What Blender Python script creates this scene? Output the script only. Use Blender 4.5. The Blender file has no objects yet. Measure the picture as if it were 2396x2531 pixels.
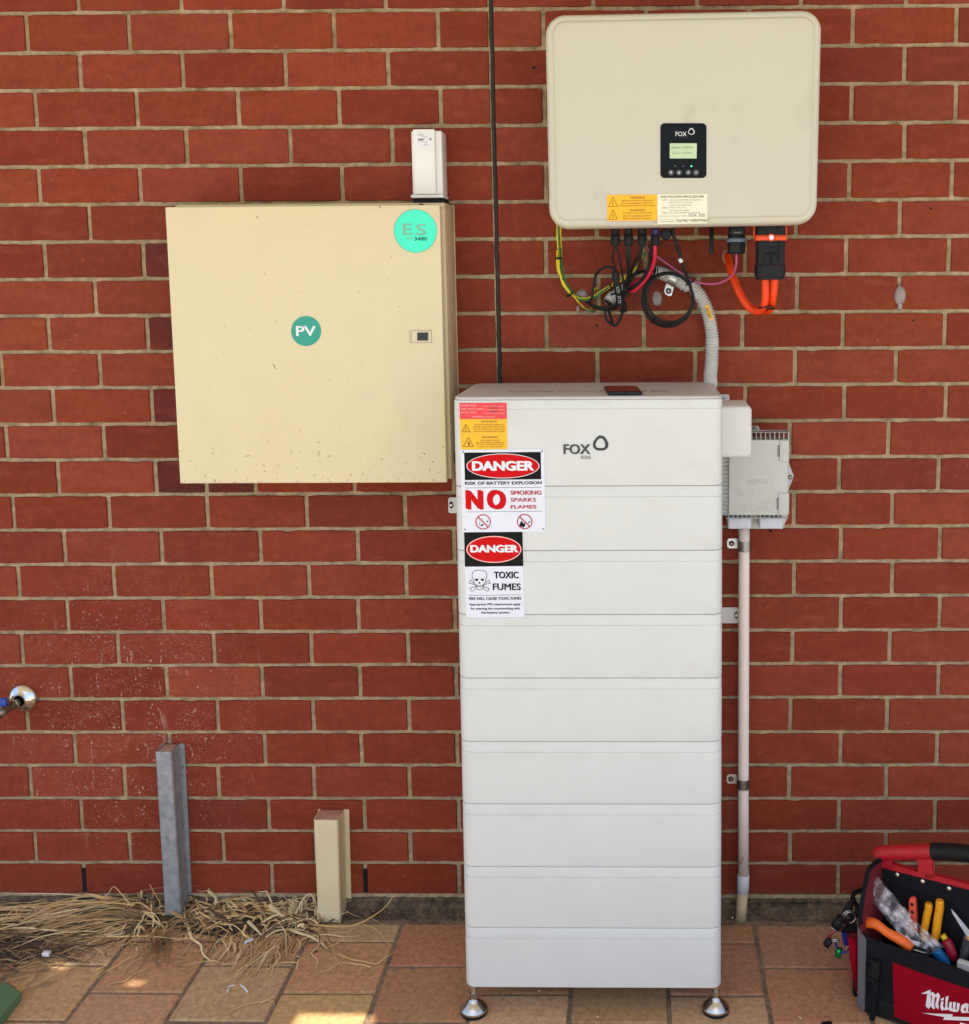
import bpy, bmesh, math, random
from mathutils import Vector, Matrix, noise
R = math.radians
rnd = random.Random(7)
scene = bpy.context.scene

# ------------------------------------------------------------------ camera
W, H = 2396.0, 2531.0            # pixel grid the photograph was measured on
CF, CP, CY, CR = 2912.0, 0.1269, -0.0196, -0.0071
CPX, CPY = 324.12, -200.0
CC = Vector((1.53052, -2.79308, 1.53595))
_f = Vector((math.sin(CY)*math.cos(CP), math.cos(CY)*math.cos(CP), -math.sin(CP)))
_r0 = Vector((math.cos(CY), -math.sin(CY), 0)); _u0 = _r0.cross(_f)
_r = _r0*math.cos(CR) + _u0*math.sin(CR); _u = -_r0*math.sin(CR) + _u0*math.cos(CR)
cam = bpy.data.cameras.new('camera'); camo = bpy.data.objects.new('camera', cam)
scene.collection.objects.link(camo); scene.camera = camo
camo.matrix_world = Matrix(((_r.x, _u.x, -_f.x, CC.x), (_r.y, _u.y, -_f.y, CC.y), (_r.z, _u.z, -_f.z, CC.z), (0, 0, 0, 1)))
cam.sensor_fit = 'HORIZONTAL'; cam.sensor_width = 36.0; cam.lens = 36.0*CF/W
cam.shift_x = -CPX/W; cam.shift_y = CPY/W
cam.clip_start = 0.05; cam.clip_end = 500

# ------------------------------------------------------------------ sky, sun, exposure
SUN_EL, SUN_TRAVEL = R(68), Vector((0.12, 1.0))   # the way the light travels over the ground
w = bpy.data.worlds.new('World'); scene.world = w; w.use_nodes = True
nt = w.node_tree; bg = nt.nodes['Background']; sky = nt.nodes.new('ShaderNodeTexSky')
sky.sky_type = 'NISHITA'; sky.sun_disc = False; sky.sun_elevation = SUN_EL
td = SUN_TRAVEL.normalized(); sky.sun_rotation = math.atan2(-td.x, -td.y)
sky.air_density = 1.0; sky.dust_density = 2.0; sky.ozone_density = 1.0
nt.links.new(sky.outputs[0], bg.inputs[0]); bg.inputs[1].default_value = 0.15
sl = bpy.data.lights.new('sun', 'SUN'); sl.energy = 4.0; sl.angle = R(0.5); sl.color = (1.0, 0.95, 0.87)
so = bpy.data.objects.new('sun', sl); scene.collection.objects.link(so)
sdir = Vector((td.x*math.cos(SUN_EL), td.y*math.cos(SUN_EL), -math.sin(SUN_EL)))
so.rotation_euler = sdir.to_track_quat('-Z', 'Y').to_euler(); so.location = (1.5, -4, 6)
scene.view_settings.view_transform = 'Standard'; scene.view_settings.look = 'None'
scene.view_settings.exposure = 0.97; scene.view_settings.gamma = 1.0
scene.cycles.max_bounces = 8; scene.cycles.diffuse_bounces = 5; scene.cycles.transparent_max_bounces = 12

# ------------------------------------------------------------------ measuring: photo ray -> real surface
def ray(u, v):
    return _f + _r*((u-W/2-CPX)/CF) - _u*((v-H/2-CPY)/CF)
def onY(u, v, Y):
    d = ray(u, v); return CC + d*((Y-CC.y)/d.y)
def onZ(u, v, Z):
    d = ray(u, v); return CC + d*((Z-CC.z)/d.z)
GZ, SLOPE = -0.055, 0.05          # the paving falls gently away from the wall
def gz(y): return GZ+SLOPE*(y+.40)
def onG(u, v, h=0.0):
    d = ray(u, v); t = (GZ+SLOPE*(CC.y+.40)+h-CC.z)/(d.z-SLOPE*d.y); return CC+d*t
def Zm(x0, y0, s):
    return lambda x, y: (x0+x/s, y0+y/s)
ID = lambda x, y: (x, y)

class Surf:
    """a real flat surface: origin, right, up; the normal points out of it"""
    def __init__(s, o, ux, uz):
        s.o = Vector(o); s.ux = Vector(ux).normalized(); s.uz = Vector(uz).normalized()
        s.n = s.ux.cross(s.uz).normalized()
    def ab(s, u, v):
        d = ray(u, v); t = (s.o-CC).dot(s.n)/d.dot(s.n); p = CC+d*t-s.o
        return (p.dot(s.ux), p.dot(s.uz))
    def pt(s, a, b, off=0.0):
        return s.o + s.ux*a + s.uz*b + s.n*off

# ------------------------------------------------------------------ materials
MATS = {}
def lin(c):
    return tuple(((x/255.0)/12.92 if x/255.0 <= .04045 else ((x/255.0+.055)/1.055)**2.4) for x in c)
def mat(name, col, rough=0.6, metal=0.0, var=0.12, scale=40, bump=0.0, bscale=200, spec=0.5, coat=0.0, col2=None, fac=(0.45, 0.7), emit=None, alpha=None, attr=False, dirt=None):
    if name in MATS: return MATS[name]
    m = bpy.data.materials.new(name); m.use_nodes = True; MATS[name] = m
    n = m.node_tree.nodes; l = m.node_tree.links; b = n['Principled BSDF']
    b.inputs['Roughness'].default_value = rough; b.inputs['Metallic'].default_value = metal
    b.inputs['Specular IOR Level'].default_value = spec; b.inputs['Coat Weight'].default_value = coat
    tc = n.new('ShaderNodeTexCoord'); nz = n.new('ShaderNodeTexNoise'); nz.inputs['Scale'].default_value = scale
    nz.inputs['Detail'].default_value = 6; nz.inputs['Roughness'].default_value = 0.65
    l.new(tc.outputs['Object'], nz.inputs['Vector'])
    mr = n.new('ShaderNodeMapRange'); mr.inputs[1].default_value = 0.3; mr.inputs[2].default_value = 0.7
    mr.inputs[3].default_value = 1-var; mr.inputs[4].default_value = 1+var
    l.new(nz.outputs['Fac'], mr.inputs[0])
    mx = n.new('ShaderNodeMix'); mx.data_type = 'RGBA'; mx.blend_type = 'MULTIPLY'; mx.inputs[0].default_value = 1
    if attr:
        at = n.new('ShaderNodeAttribute'); at.attribute_name = 'Col'; l.new(at.outputs['Color'], mx.inputs[6])
    else: mx.inputs[6].default_value = (*col, 1)
    l.new(mr.outputs[0], mx.inputs[7]); out = mx.outputs[2]
    if col2 is not None:
        n2 = n.new('ShaderNodeTexNoise'); n2.inputs['Scale'].default_value = scale*0.35; n2.inputs['Detail'].default_value = 8
        n2.inputs['Roughness'].default_value = 0.7; l.new(tc.outputs['Object'], n2.inputs['Vector'])
        m2 = n.new('ShaderNodeMapRange'); m2.inputs[1].default_value = fac[0]; m2.inputs[2].default_value = fac[1]
        l.new(n2.outputs['Fac'], m2.inputs[0])
        x2 = n.new('ShaderNodeMix'); x2.data_type = 'RGBA'; l.new(m2.outputs[0], x2.inputs[0]); l.new(out, x2.inputs[6])
        x2.inputs[7].default_value = (*col2, 1); out = x2.outputs[2]
    l.new(out, b.inputs['Base Color'])
    m['out'] = 1
    if bump:
        nb = n.new('ShaderNodeTexNoise'); nb.inputs['Scale'].default_value = bscale; nb.inputs['Detail'].default_value = 4
        l.new(tc.outputs['Object'], nb.inputs['Vector'])
        bp = n.new('ShaderNodeBump'); bp.inputs['Strength'].default_value = bump; bp.inputs['Distance'].default_value = 0.002
        l.new(nb.outputs['Fac'], bp.inputs['Height']); l.new(bp.outputs[0], b.inputs['Normal'])
    if emit:
        b.inputs['Emission Color'].default_value = (*emit[0], 1); b.inputs['Emission Strength'].default_value = emit[1]
    if alpha is not None: b.inputs['Alpha'].default_value = alpha
    return m
def ins(m, fn):
    """append colour nodes before Base Color: fn(nodes, links, current_socket) -> socket"""
    n = m.node_tree.nodes; l = m.node_tree.links; b = n['Principled BSDF']
    s = b.inputs['Base Color'].links[0].from_socket
    o = fn(n, l, s); l.new(o, b.inputs['Base Color'])
def math_(n, l, op, a, b=None, clamp=False):
    m = n.new('ShaderNodeMath'); m.operation = op; m.use_clamp = clamp
    for i, x in enumerate((a, b)):
        if x is None: continue
        if isinstance(x, (int, float)): m.inputs[i].default_value = x
        else: l.new(x, m.inputs[i])
    return m.outputs[0]
def ramp(n, l, s, a, b, lo=0.0, hi=1.0):
    r = n.new('ShaderNodeMapRange'); r.inputs[1].default_value = a; r.inputs[2].default_value = b
    r.inputs[3].default_value = lo; r.inputs[4].default_value = hi; l.new(s, r.inputs[0]); return r.outputs[0]
def mixc(n, l, fac, a, col):
    x = n.new('ShaderNodeMix'); x.data_type = 'RGBA'; l.new(fac, x.inputs[0]); l.new(a, x.inputs[6]); x.inputs[7].default_value = (*col, 1); return x.outputs[2]
def texn(n, l, kind, scale, vec=None, stretch=None, detail=5):
    tc = n.new('ShaderNodeTexCoord'); v = tc.outputs['Object']
    if stretch:
        mp = n.new('ShaderNodeMapping'); mp.inputs['Scale'].default_value = stretch; l.new(v, mp.inputs[0]); v = mp.outputs[0]
    t = n.new(kind); t.inputs['Scale'].default_value = scale
    if kind == 'ShaderNodeTexNoise': t.inputs['Detail'].default_value = detail
    l.new(v, t.inputs['Vector']); return t
def sepz(n, l):
    tc = n.new('ShaderNodeTexCoord'); s = n.new('ShaderNodeSeparateXYZ'); l.new(tc.outputs['Object'], s.inputs[0]); return s.outputs

M_WHITEPL = mat('white_plastic', (.72, .71, .68), .45, var=.03)
M_BLACK = mat('black_plastic', (.011, .011, .012), .42, var=.2, spec=.22)
M_BLACKR = mat('black_rubber', (.010, .010, .011), .5, var=.2, spec=.22)
M_STEEL = mat('zinc_steel', (.62, .62, .60), .32, 1.0, var=.1, scale=90)
M_DARKST = mat('dull_steel', (.30, .29, .27), .30, 1.0, var=.2, scale=90)
M_CHROME = mat('brushed_steel', (.55, .53, .5), .22, 1.0, var=.08)
M_HOLE = mat('dark_hole', (.006, .005, .005), .9, var=.1)
I_BLACK = mat('ink_black', (.008, .008, .008), .5, var=.02, spec=.12)
I_GREY = mat('ink_grey', (.07, .07, .075), .5, var=.02, spec=.2)
I_RED = mat('ink_red', lin((206, 6, 12)), .4, var=.02, spec=.12)
I_WHITE = mat('ink_white', (.85, .85, .87), .3, var=.01)
I_SIGNW = mat('sign_white', (.78, .80, .88), .3, var=.02)
I_YEL = mat('label_yellow', lin((255, 190, 0)), .35, var=.03)
I_BROWN = mat('ink_brown', lin((105, 60, 0)), .5, var=.02)
I_PINK = mat('ink_pink', lin((255, 190, 185)), .4, var=.02)
I_REDL = mat('label_red', lin((235, 62, 66)), .35, var=.05)

# ------------------------------------------------------------------ objects
C = scene.collection
def tag(o, label=None, cat=None, group=None, kind=None):
    if label: o['label'] = label
    if cat: o['category'] = cat
    if group: o['group'] = group
    if kind: o['kind'] = kind
    return o
def thing(name, loc, label, cat, group=None):
    o = bpy.data.objects.new(name, None); C.objects.link(o); o.location = loc; o.empty_display_size = 0.05
    return tag(o, label, cat, group)
def wloc(o):
    p = Vector((0, 0, 0))
    while o is not None: p = p + Vector(o.location); o = o.parent
    return p

class MB:
    def __init__(s): s.v = []; s.f = []; s.m = []; s.c = []; s.mats = []; s.sm = []
    def mi(s, m):
        if m not in s.mats: s.mats.append(m)
        return s.mats.index(m)
    def add(s, vs, fs, m, smooth=False, col=None):
        b = len(s.v); s.v += [tuple(x) for x in vs]; k = s.mi(m)
        for f in fs: s.f.append([b+i for i in f]); s.m.append(k); s.sm.append(smooth); s.c.append(col)
    def box(s, x0, x1, y0, y1, z0, z1, m, bev=0.0, seg=2, smooth=False, fn=None):
        bm = bmesh.new(); bmesh.ops.create_cube(bm, size=1)
        for v in bm.verts:
            v.co = Vector(((x0+x1)/2+v.co.x*(x1-x0), (y0+y1)/2+v.co.y*(y1-y0), (z0+z1)/2+v.co.z*(z1-z0)))
        if bev: bmesh.ops.bevel(bm, geom=list(bm.edges), offset=bev, segments=seg, profile=.6, affect='EDGES')
        bm.verts.index_update()
        vs = [fn(v.co) if fn else v.co.copy() for v in bm.verts]
        s.add(vs, [[v.index for v in f.verts] for f in bm.faces], m, smooth or bool(bev)); bm.free()
    def loft(s, rings, m, cap0=True, cap1=True, smooth=True, closed=True, capsmooth=False):
        n = len(rings[0]); b = len(s.v)
        for r in rings: s.v += [tuple(p) for p in r]
        k = s.mi(m)
        for i in range(len(rings)-1):
            for j in range(n if closed else n-1):
                a = b+i*n+j; c = b+i*n+(j+1) % n
                s.f.append([a, c, c+n, a+n]); s.m.append(k); s.sm.append(smooth); s.c.append(None)
        if cap0: s.f.append([b+j for j in range(n)][::-1]); s.m.append(k); s.sm.append(capsmooth); s.c.append(None)
        if cap1: s.f.append([b+(len(rings)-1)*n+j for j in range(n)]); s.m.append(k); s.sm.append(capsmooth); s.c.append(None)
    def tube(s, pts, r, m, seg=8, caps=True, flat=1.0):
        pts = [Vector(p) for p in pts]; rings = []; up = Vector((0, -1, 0.02)); prev = None
        for i, p in enumerate(pts):
            t = (pts[min(i+1, len(pts)-1)]-pts[max(i-1, 0)])
            if t.length < 1e-9: t = Vector((0, 0, 1))
            t.normalize()
            a = prev-t*prev.dot(t) if prev is not None else up-t*up.dot(t)
            if a.length < 1e-4: a = Vector((1, 0, 0))-t*t.x
            a.normalize(); prev = a; b = t.cross(a)
            rr = r[i] if isinstance(r, (list, tuple)) else r
            rings.append([p+(a*math.cos(2*math.pi*k/seg)*flat+b*math.sin(2*math.pi*k/seg))*rr for k in range(seg)])
        s.loft(rings, m, caps, caps)
    def lathe(s, p0, axis, prof, m, seg=24, smooth=True, poly=None):
        ax = Vector(axis).normalized(); a = Vector((1, 0, 0)) if abs(ax.x) < .8 else Vector((0, 0, 1))
        a = (a-ax*a.dot(ax)).normalized(); b = ax.cross(a); rings = []
        for (h, r) in prof:
            rings.append([Vector(p0)+ax*h+(a*math.cos(2*math.pi*k/seg)+b*math.sin(2*math.pi*k/seg))*r*(poly(k) if poly else 1) for k in range(seg)])
        s.loft(rings, m, True, True, smooth)
    def prism(s, sf, ab, o0, o1, m, bev=0.0):
        """polygon ab on surface sf raised from o0 to o1"""
        n = len(ab); ar = sum(ab[i][0]*ab[(i+1) % n][1]-ab[(i+1) % n][0]*ab[i][1] for i in range(n))
        if ar < 0: ab = ab[::-1]
        if bev:
            cx = sum(a for a, b in ab)/n; cz = sum(b for a, b in ab)/n
            def sh(d):
                out = []
                for a, b in ab:
                    v = Vector((a-cx, b-cz)); L = v.length; out.append((cx+v.x*(1-d/max(L, 1e-6)), cz+v.y*(1-d/max(L, 1e-6))))
                return out
            rings = [[sf.pt(a, b, o0) for a, b in ab], [sf.pt(a, b, o1-bev) for a, b in ab], [sf.pt(a, b, o1-bev*.3) for a, b in sh(bev*.3)], [sf.pt(a, b, o1) for a, b in sh(bev)]]
        else: rings = [[sf.pt(a, b, o0) for a, b in ab], [sf.pt(a, b, o1) for a, b in ab]]
        s.loft(rings, m, True, True, False)
    def sheet(s, sf, ab, off, m):
        n = len(ab); ar = sum(ab[i][0]*ab[(i+1) % n][1]-ab[(i+1) % n][0]*ab[i][1] for i in range(n))
        if ar < 0: ab = ab[::-1]
        s.add([sf.pt(a, b, off) for a, b in ab], [list(range(n))], m)
    def ring(s, sf, c, r0, r1, off, m, seg=32, rz=1.0, a0=0, a1=360):
        vs = []; fs = []
        for k in range(seg+1):
            t = R(a0+(a1-a0)*k/seg); vs += [sf.pt(c[0]+math.cos(t)*r0, c[1]+math.sin(t)*r0*rz, off), sf.pt(c[0]+math.cos(t)*r1, c[1]+math.sin(t)*r1*rz, off)]
        for k in range(seg): fs.append([2*k, 2*k+1, 2*k+3, 2*k+2])
        s.add(vs, fs, m)
    def stroke(s, sf, ab, wd, off, m, closed=False):
        n = len(ab); P = [Vector(p) for p in ab]
        for i in range(n if closed else n-1):
            a, b = P[i], P[(i+1) % n]; d = (b-a)
            if d.length < 1e-7: continue
            d.normalize(); q = Vector((-d.y, d.x))*wd/2; a = a-d*wd*.3; b = b+d*wd*.3
            o = off+0.00001*(i % 2)
            s.add([sf.pt(*(a+q), o), sf.pt(*(a-q), o), sf.pt(*(b-q), o), sf.pt(*(b+q), o)], [[0, 1, 2, 3]], m)
    def text(s, sf, body, a0, b0, a1, b1, off, m, bold=0.0, thick=0.0, shear=0.0, slope=0.0):
        """lettering fitted into the rectangle (a0..a1, b0..b1)"""
        vs, fs = glyphs(body)
        xs = [v[0] for v in vs]; ys = [v[1] for v in vs]; X0, X1, Y0, Y1 = min(xs), max(xs), min(ys), max(ys)
        e = bold*(b1-b0)*1.3; sx = (a1-a0-2*e)/(X1-X0); sy = (b1-b0-e)/(Y1-Y0)
        for k, (ex, ey) in enumerate([(0, 0)] if not bold else [(0, .5), (1, 0), (2, .5), (1, 1), (.0, 1), (2, 0)]):
            P = []
            for x, y in vs:
                bb = (y-Y0)*sy+ey*e; aa = (x-X0)*sx+ex*e; P.append(sf.pt(a0+aa+shear*bb, b0+bb+slope*aa, off+k*.00002))
            s.add(P, fs, m)
    def build(s, name, parent=None, centre=True, base=None):
        me = bpy.data.meshes.new(name)
        for m in s.mats: me.materials.append(m)
        lo = [min(v[i] for v in s.v) for i in range(3)]; hi = [max(v[i] for v in s.v) for i in range(3)]
        c = Vector([(lo[i]+hi[i])/2 for i in range(3)]) if centre else Vector((0, 0, 0))
        if base: c.z = lo[2]
        me.from_pydata([tuple(Vector(v)-c) for v in s.v], [], s.f); me.update()
        me.polygons.foreach_set('material_index', s.m); me.polygons.foreach_set('use_smooth', s.sm)
        if any(x is not None for x in s.c):
            ca = me.color_attributes.new('Col', 'FLOAT_COLOR', 'CORNER'); d = []
            for f, cc in zip(s.f, s.c):
                for _ in f: d += [*(cc or (1, 1, 1)), 1]
            ca.data.foreach_set('color', d)
        me.validate()
        o = bpy.data.objects.new(name, me); C.objects.link(o)
        if parent is not None: o.parent = parent; o.location = c-wloc(parent)
        else: o.location = c
        return o
def autosmooth(o, ang=40):
    me = o.data; bm = bmesh.new(); bm.from_mesh(me)
    for e in bm.edges:
        if len(e.link_faces) == 2 and e.calc_face_angle(0) > R(ang): e.smooth = False
    bm.to_mesh(me); bm.free(); return o

_G = {}
def glyphs(body, bold=0.0):
    k = body
    if k not in _G:
        cu = bpy.data.curves.new('t', 'FONT'); cu.body = body; cu.size = 1; cu.offset = bold; cu.resolution_u = 3; cu.fill_mode = 'FRONT'
        o = bpy.data.objects.new('t', cu); me = o.to_mesh()
        _G[k] = ([(v.co.x, v.co.y) for v in me.vertices], [list(p.vertices) for p in me.polygons])
        o.to_mesh_clear(); bpy.data.objects.remove(o); bpy.data.curves.remove(cu)
    return _G[k]
def rrect(x0, x1, z0, z1, r, n=6):
    out = []
    for (cx, cz, a) in ((x1-r, z1-r, 0), (x0+r, z1-r, 90), (x0+r, z0+r, 180), (x1-r, z0+r, 270)):
        for k in range(n+1):
            t = R(a+90*k/n); out.append((cx+r*math.cos(t), cz+r*math.sin(t)))
    return out
def smoothpath(pts, n=8):
    P = [Vector(p) for p in pts]; out = []
    P = [P[0]*2-P[1]]+P+[P[-1]*2-P[-2]]
    for i in range(1, len(P)-2):
        for k in range(n):
            t = k/n; a, b, c, d = P[i-1:i+3]
            out.append(0.5*((2*b)+(c-a)*t+(2*a-5*b+4*c-d)*t*t+(3*b-a-3*c+d)*t**3))
    out.append(P[-2]); return out
def pathY(conv, pts, n=8):
    return smoothpath([onY(*conv(x, y), Y) for x, y, Y in pts], n)

# ================================================================== SETTING
JL = [32,131,224,318.6,412.6,506,599,691.4,781.5,870.6,959.4,1049.8,1137.6,1224.2,1311.4,1396.3,1480.3,1564.2,1646.6,1729.5,1811,1892.8,1974,2054.6,2132.6,2212.6]
JR = [12.3,109,204,301,395.5,491.4,582.8,675.9,768.6,859.3,948.7,1037.5,1128,1214.3,1300.1,1386.3,1471.9,1556.8,1639.8,1723.7,1809.6,1892,1975,2056,2135.8,2215]
PL = {-1:[190.6,445.9,699,951.8],0:[65.2,317.9,569.3,825.2,1082.3],1:[197,451,705,959.5],2:[87.6,337.7,588.5,838,1089.3],3:[209.8,460.6,717.7,969.1],4:[96,345.4,594.9,845.6,1095],5:[220.7],6:[109.8,353.6,485],7:[234.7],8:[119.5,363.3,492],9:[3.2,246],10:[130.8,374.6,500],11:[14.5,255.7],12:[143,384.2,508.6,629.4,874.8],13:[32.3,268.6,511.8,757.6,1000.7],14:[158.2,398.8,643,883.9,1121.8],15:[45.2,280.9,522.4,763.4,1004],16:[166.3,403,644,885.5,1123.4],17:[53.9,290.6,528,768.9,1008.2],18:[174.4,411,647.8,889.4,1127.3],19:[66,302.6,537.6,774,1011],20:[184,419,654.3,892.6,1130],21:[74.2,307,539.2,776,1012],22:[200.2,433,664,900.7,1134],23:[86.4,319.8,551.4,780,1014],24:[207.9,440,671.7,903.2,1134]}
PR = {-1:[1466.6,1724,1981.7,2241.6],0:[1342.9,2109.8,2365.9],1:[2237.4],2:[1345.5,2106.6,2364.3],3:[2237.4],4:[1349,2101,2354.6],5:[1474.6,1969.7,2225.4],6:[1349.6,1843,2093,2347],7:[1479.8,1728,1972,2223.8],8:[1350.8,1592,1836,2084.3,2336.8],9:[1477,1719,1966.2,2215.8],10:[1843.5,2088.2,2339.1],11:[1953.2,2197.4],12:[2075.3,2321.3],13:[1963.9,2206.7],14:[2080.1,2324.6],15:[1963.9,2206.7],16:[2080.1,2323.9],17:[1960,2200.6],18:[2078.5,2321.3],19:[1955,2193.8],20:[2079.2,2318],21:[1952,2192.2],22:[2074.7,2312.6],23:[1954.2,2190.6],24:[2073,2308]}
def jointz(j):
    jj = min(max(j, 0), 25); a = onY(20, JL[jj], 0); b = onY(2380, JR[jj], 0); e = (jj-j)*0.086
    return lambda x: a.z+(b.z-a.z)*(x-a.x)/(b.x-a.x)+e
XL, XR = -1.3, 3.7
xj0 = onY(1211.5, 0, 0); xj1 = onY(1234, 928, 0)
def xjoint(z): return xj0.x+(xj1.x-xj0.x)*(z-xj0.z)/(xj1.z-xj0.z)

M_BRICK = mat('red_brick', (.3, .06, .03), .72, var=.16, scale=55, bump=.55, bscale=260, attr=True, spec=.12)
def _brk(n, l, s):
    # fine dark pits, pale grit, and the limy splash marks round the tap
    t = texn(n, l, 'ShaderNodeTexNoise', 420); s = mixc(n, l, ramp(n, l, t.outputs['Fac'], .66, .74, 0, .6), s, (.07, .014, .01))
    t = texn(n, l, 'ShaderNodeTexNoise', 14, stretch=(.6, 1, 1.3)); s = mixc(n, l, ramp(n, l, t.outputs['Fac'], .46, .72, 0, .42), s, lin((112, 46, 30)))
    t = texn(n, l, 'ShaderNodeTexNoise', 21, stretch=(.5, 1, 1.6)); s = mixc(n, l, ramp(n, l, t.outputs['Fac'], .55, .78, 0, .35), s, lin((166, 88, 66)))
    vo = texn(n, l, 'ShaderNodeTexVoronoi', 62); sp = ramp(n, l, vo.outputs['Distance'], .05, .13, 1, 0)
    pk = texn(n, l, 'ShaderNodeTexNoise', 9); pk = ramp(n, l, pk.outputs['Fac'], .57, .66)
    s = mixc(n, l, math_(n, l, 'MULTIPLY', math_(n, l, 'MULTIPLY', sp, pk), .55), s, (.55, .34, .27))
    x, y, z = sepz(n, l)[0:3]
    dx = math_(n, l, 'DIVIDE', math_(n, l, 'SUBTRACT', x, .27), .33); dz = math_(n, l, 'DIVIDE', math_(n, l, 'SUBTRACT', z, .47), .40)
    d = math_(n, l, 'SQRT', math_(n, l, 'ADD', math_(n, l, 'MULTIPLY', dx, dx), math_(n, l, 'MULTIPLY', dz, dz)))
    mask = ramp(n, l, d, .35, 1.15, 1, 0)
    v2 = texn(n, l, 'ShaderNodeTexVoronoi', 88, stretch=(1, 1, .8)); n2 = texn(n, l, 'ShaderNodeTexNoise', 26)
    v3 = texn(n, l, 'ShaderNodeTexVoronoi', 175); n3 = texn(n, l, 'ShaderNodeTexNoise', 13)
    a = math_(n, l, 'MULTIPLY', ramp(n, l, v2.outputs['Distance'], .14, .26, 1, 0), ramp(n, l, n2.outputs['Fac'], .50, .58))
    a = math_(n, l, 'MAXIMUM', a, math_(n, l, 'MULTIPLY', ramp(n, l, v3.outputs['Distance'], .12, .34, .7, 0), ramp(n, l, n3.outputs['Fac'], .42, .56)))
    # runs
    n4 = texn(n, l, 'ShaderNodeTexNoise', 24, stretch=(1, 1, .16), detail=2); n5 = texn(n, l, 'ShaderNodeTexNoise', 60, stretch=(1, 1, .35))
    dr = math_(n, l, 'MULTIPLY', ramp(n, l, n4.outputs['Fac'], .66, .73), ramp(n, l, n5.outputs['Fac'], .40, .60))
    a = math_(n, l, 'MAXIMUM', a, math_(n, l, 'MULTIPLY', dr, .7))
    s = mixc(n, l, math_(n, l, 'MULTIPLY', math_(n, l, 'MULTIPLY', a, mask), .72, True), s, (.62, .42, .36))
    return s
ins(M_BRICK, _brk)
M_MORTAR = mat('sand_mortar', lin((178, 158, 124)), .95, var=.28, scale=60, bump=1.0, bscale=330, col2=lin((112, 96, 70)), fac=(.48, .76), spec=.1)
M_SEAL = mat('brown_sealant', lin((40, 30, 20)), .6, var=.25, scale=30, bump=.6, bscale=60)
M_DAMP = mat('damp_course', lin((76, 62, 48)), .95, var=.7, scale=60, bump=1.0, bscale=140, col2=lin((134, 116, 92)), fac=(.42, .72))

wall = MB(); wb = random.Random(3)
TONES = [((141, 64, 43), 7), ((137, 62, 41), 6), ((133, 58, 38), 5), ((145, 68, 47), 3), ((128, 57, 39), 3), ((122, 56, 42), 1)]
TL = [t for t, k in TONES for _ in range(k)]
PURPLE = [(104, 48, 42), (100, 46, 42)]
def brick(x0, x1, zt, zb, tone):
    """one brick: slightly uneven arrises, a small bevel running back into the joint"""
    g = .0045; top = []; n = 6
    j = lambda s: wb.uniform(-s, s)
    y = j(.0007); tw = j(.0006)
    o = []; n = 11; ch = wb.randint(1, 9) if wb.random() < .22 else -1
    for k in range(n+1):
        x = x0+(x1-x0)*k/n; o.append((x, zt(x)-g+j(.0008)-(wb.uniform(.001, .003) if k == ch else 0)-(.0012 if k in (0, n) else 0)))
    for k in (1, 2): o.append((x1+j(.0006), zt(x1)-g+(zb(x1)+g-zt(x1)+g)*k/3))
    for k in range(n+1):
        x = x1+(x0-x1)*k/n; o.append((x, zb(x)+g+j(.0008)+(.0012 if k in (0, n) else 0)))
    for k in (2, 1): o.append((x0+j(.0006), zt(x0)-g+(zb(x0)+g-zt(x0)+g)*k/3))
    cx = (x0+x1)/2; cz = (zt(cx)+zb(cx))/2
    m = len(o); rings = []
    for (d, yy) in ((0, .012), (0, .0022), (.0007, .0006), (.0019, 0)):
        rings.append([(x-(d if x > cx else -d), y+yy+tw*(x-cx)/.12, z-(d if z > cz else -d)) for x, z in o])
    b = len(wall.v); k = wall.mi(M_BRICK)
    for r in rings: wall.v += r
    dv = wb.uniform(-3, 3); col = lin(tuple(c+dv+wb.uniform(-1.5, 1.5) for c in tone)); q_ = wb.uniform(.94, 1.06); col = tuple(c*q_ for c in col)
    for i in range(3):
        for q in range(m):
            wall.f.append([b+i*m+q, b+i*m+(q+1) % m, b+(i+1)*m+(q+1) % m, b+(i+1)*m+q]); wall.m.append(k); wall.sm.append(False); wall.c.append(col)
    wall.f.append([b+3*m+q for q in range(m)]); wall.m.append(k); wall.sm.append(False); wall.c.append(col)
def fill(xs, lo, hi, first):
    xs = sorted(xs)
    out = [xs[0]]
    for a, b in zip(xs, xs[1:]):
        c = max(1, round((b-a)/.24)) if b-a > .17 else 1
        out += [a+(b-a)*q/c for q in range(1, c+1)]
    while out[0]-.24 > lo+.03: out.insert(0, out[0]-.24)
    while out[-1]+.24 < hi-.03: out.append(out[-1]+.24)
    return out
weeps = []
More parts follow.
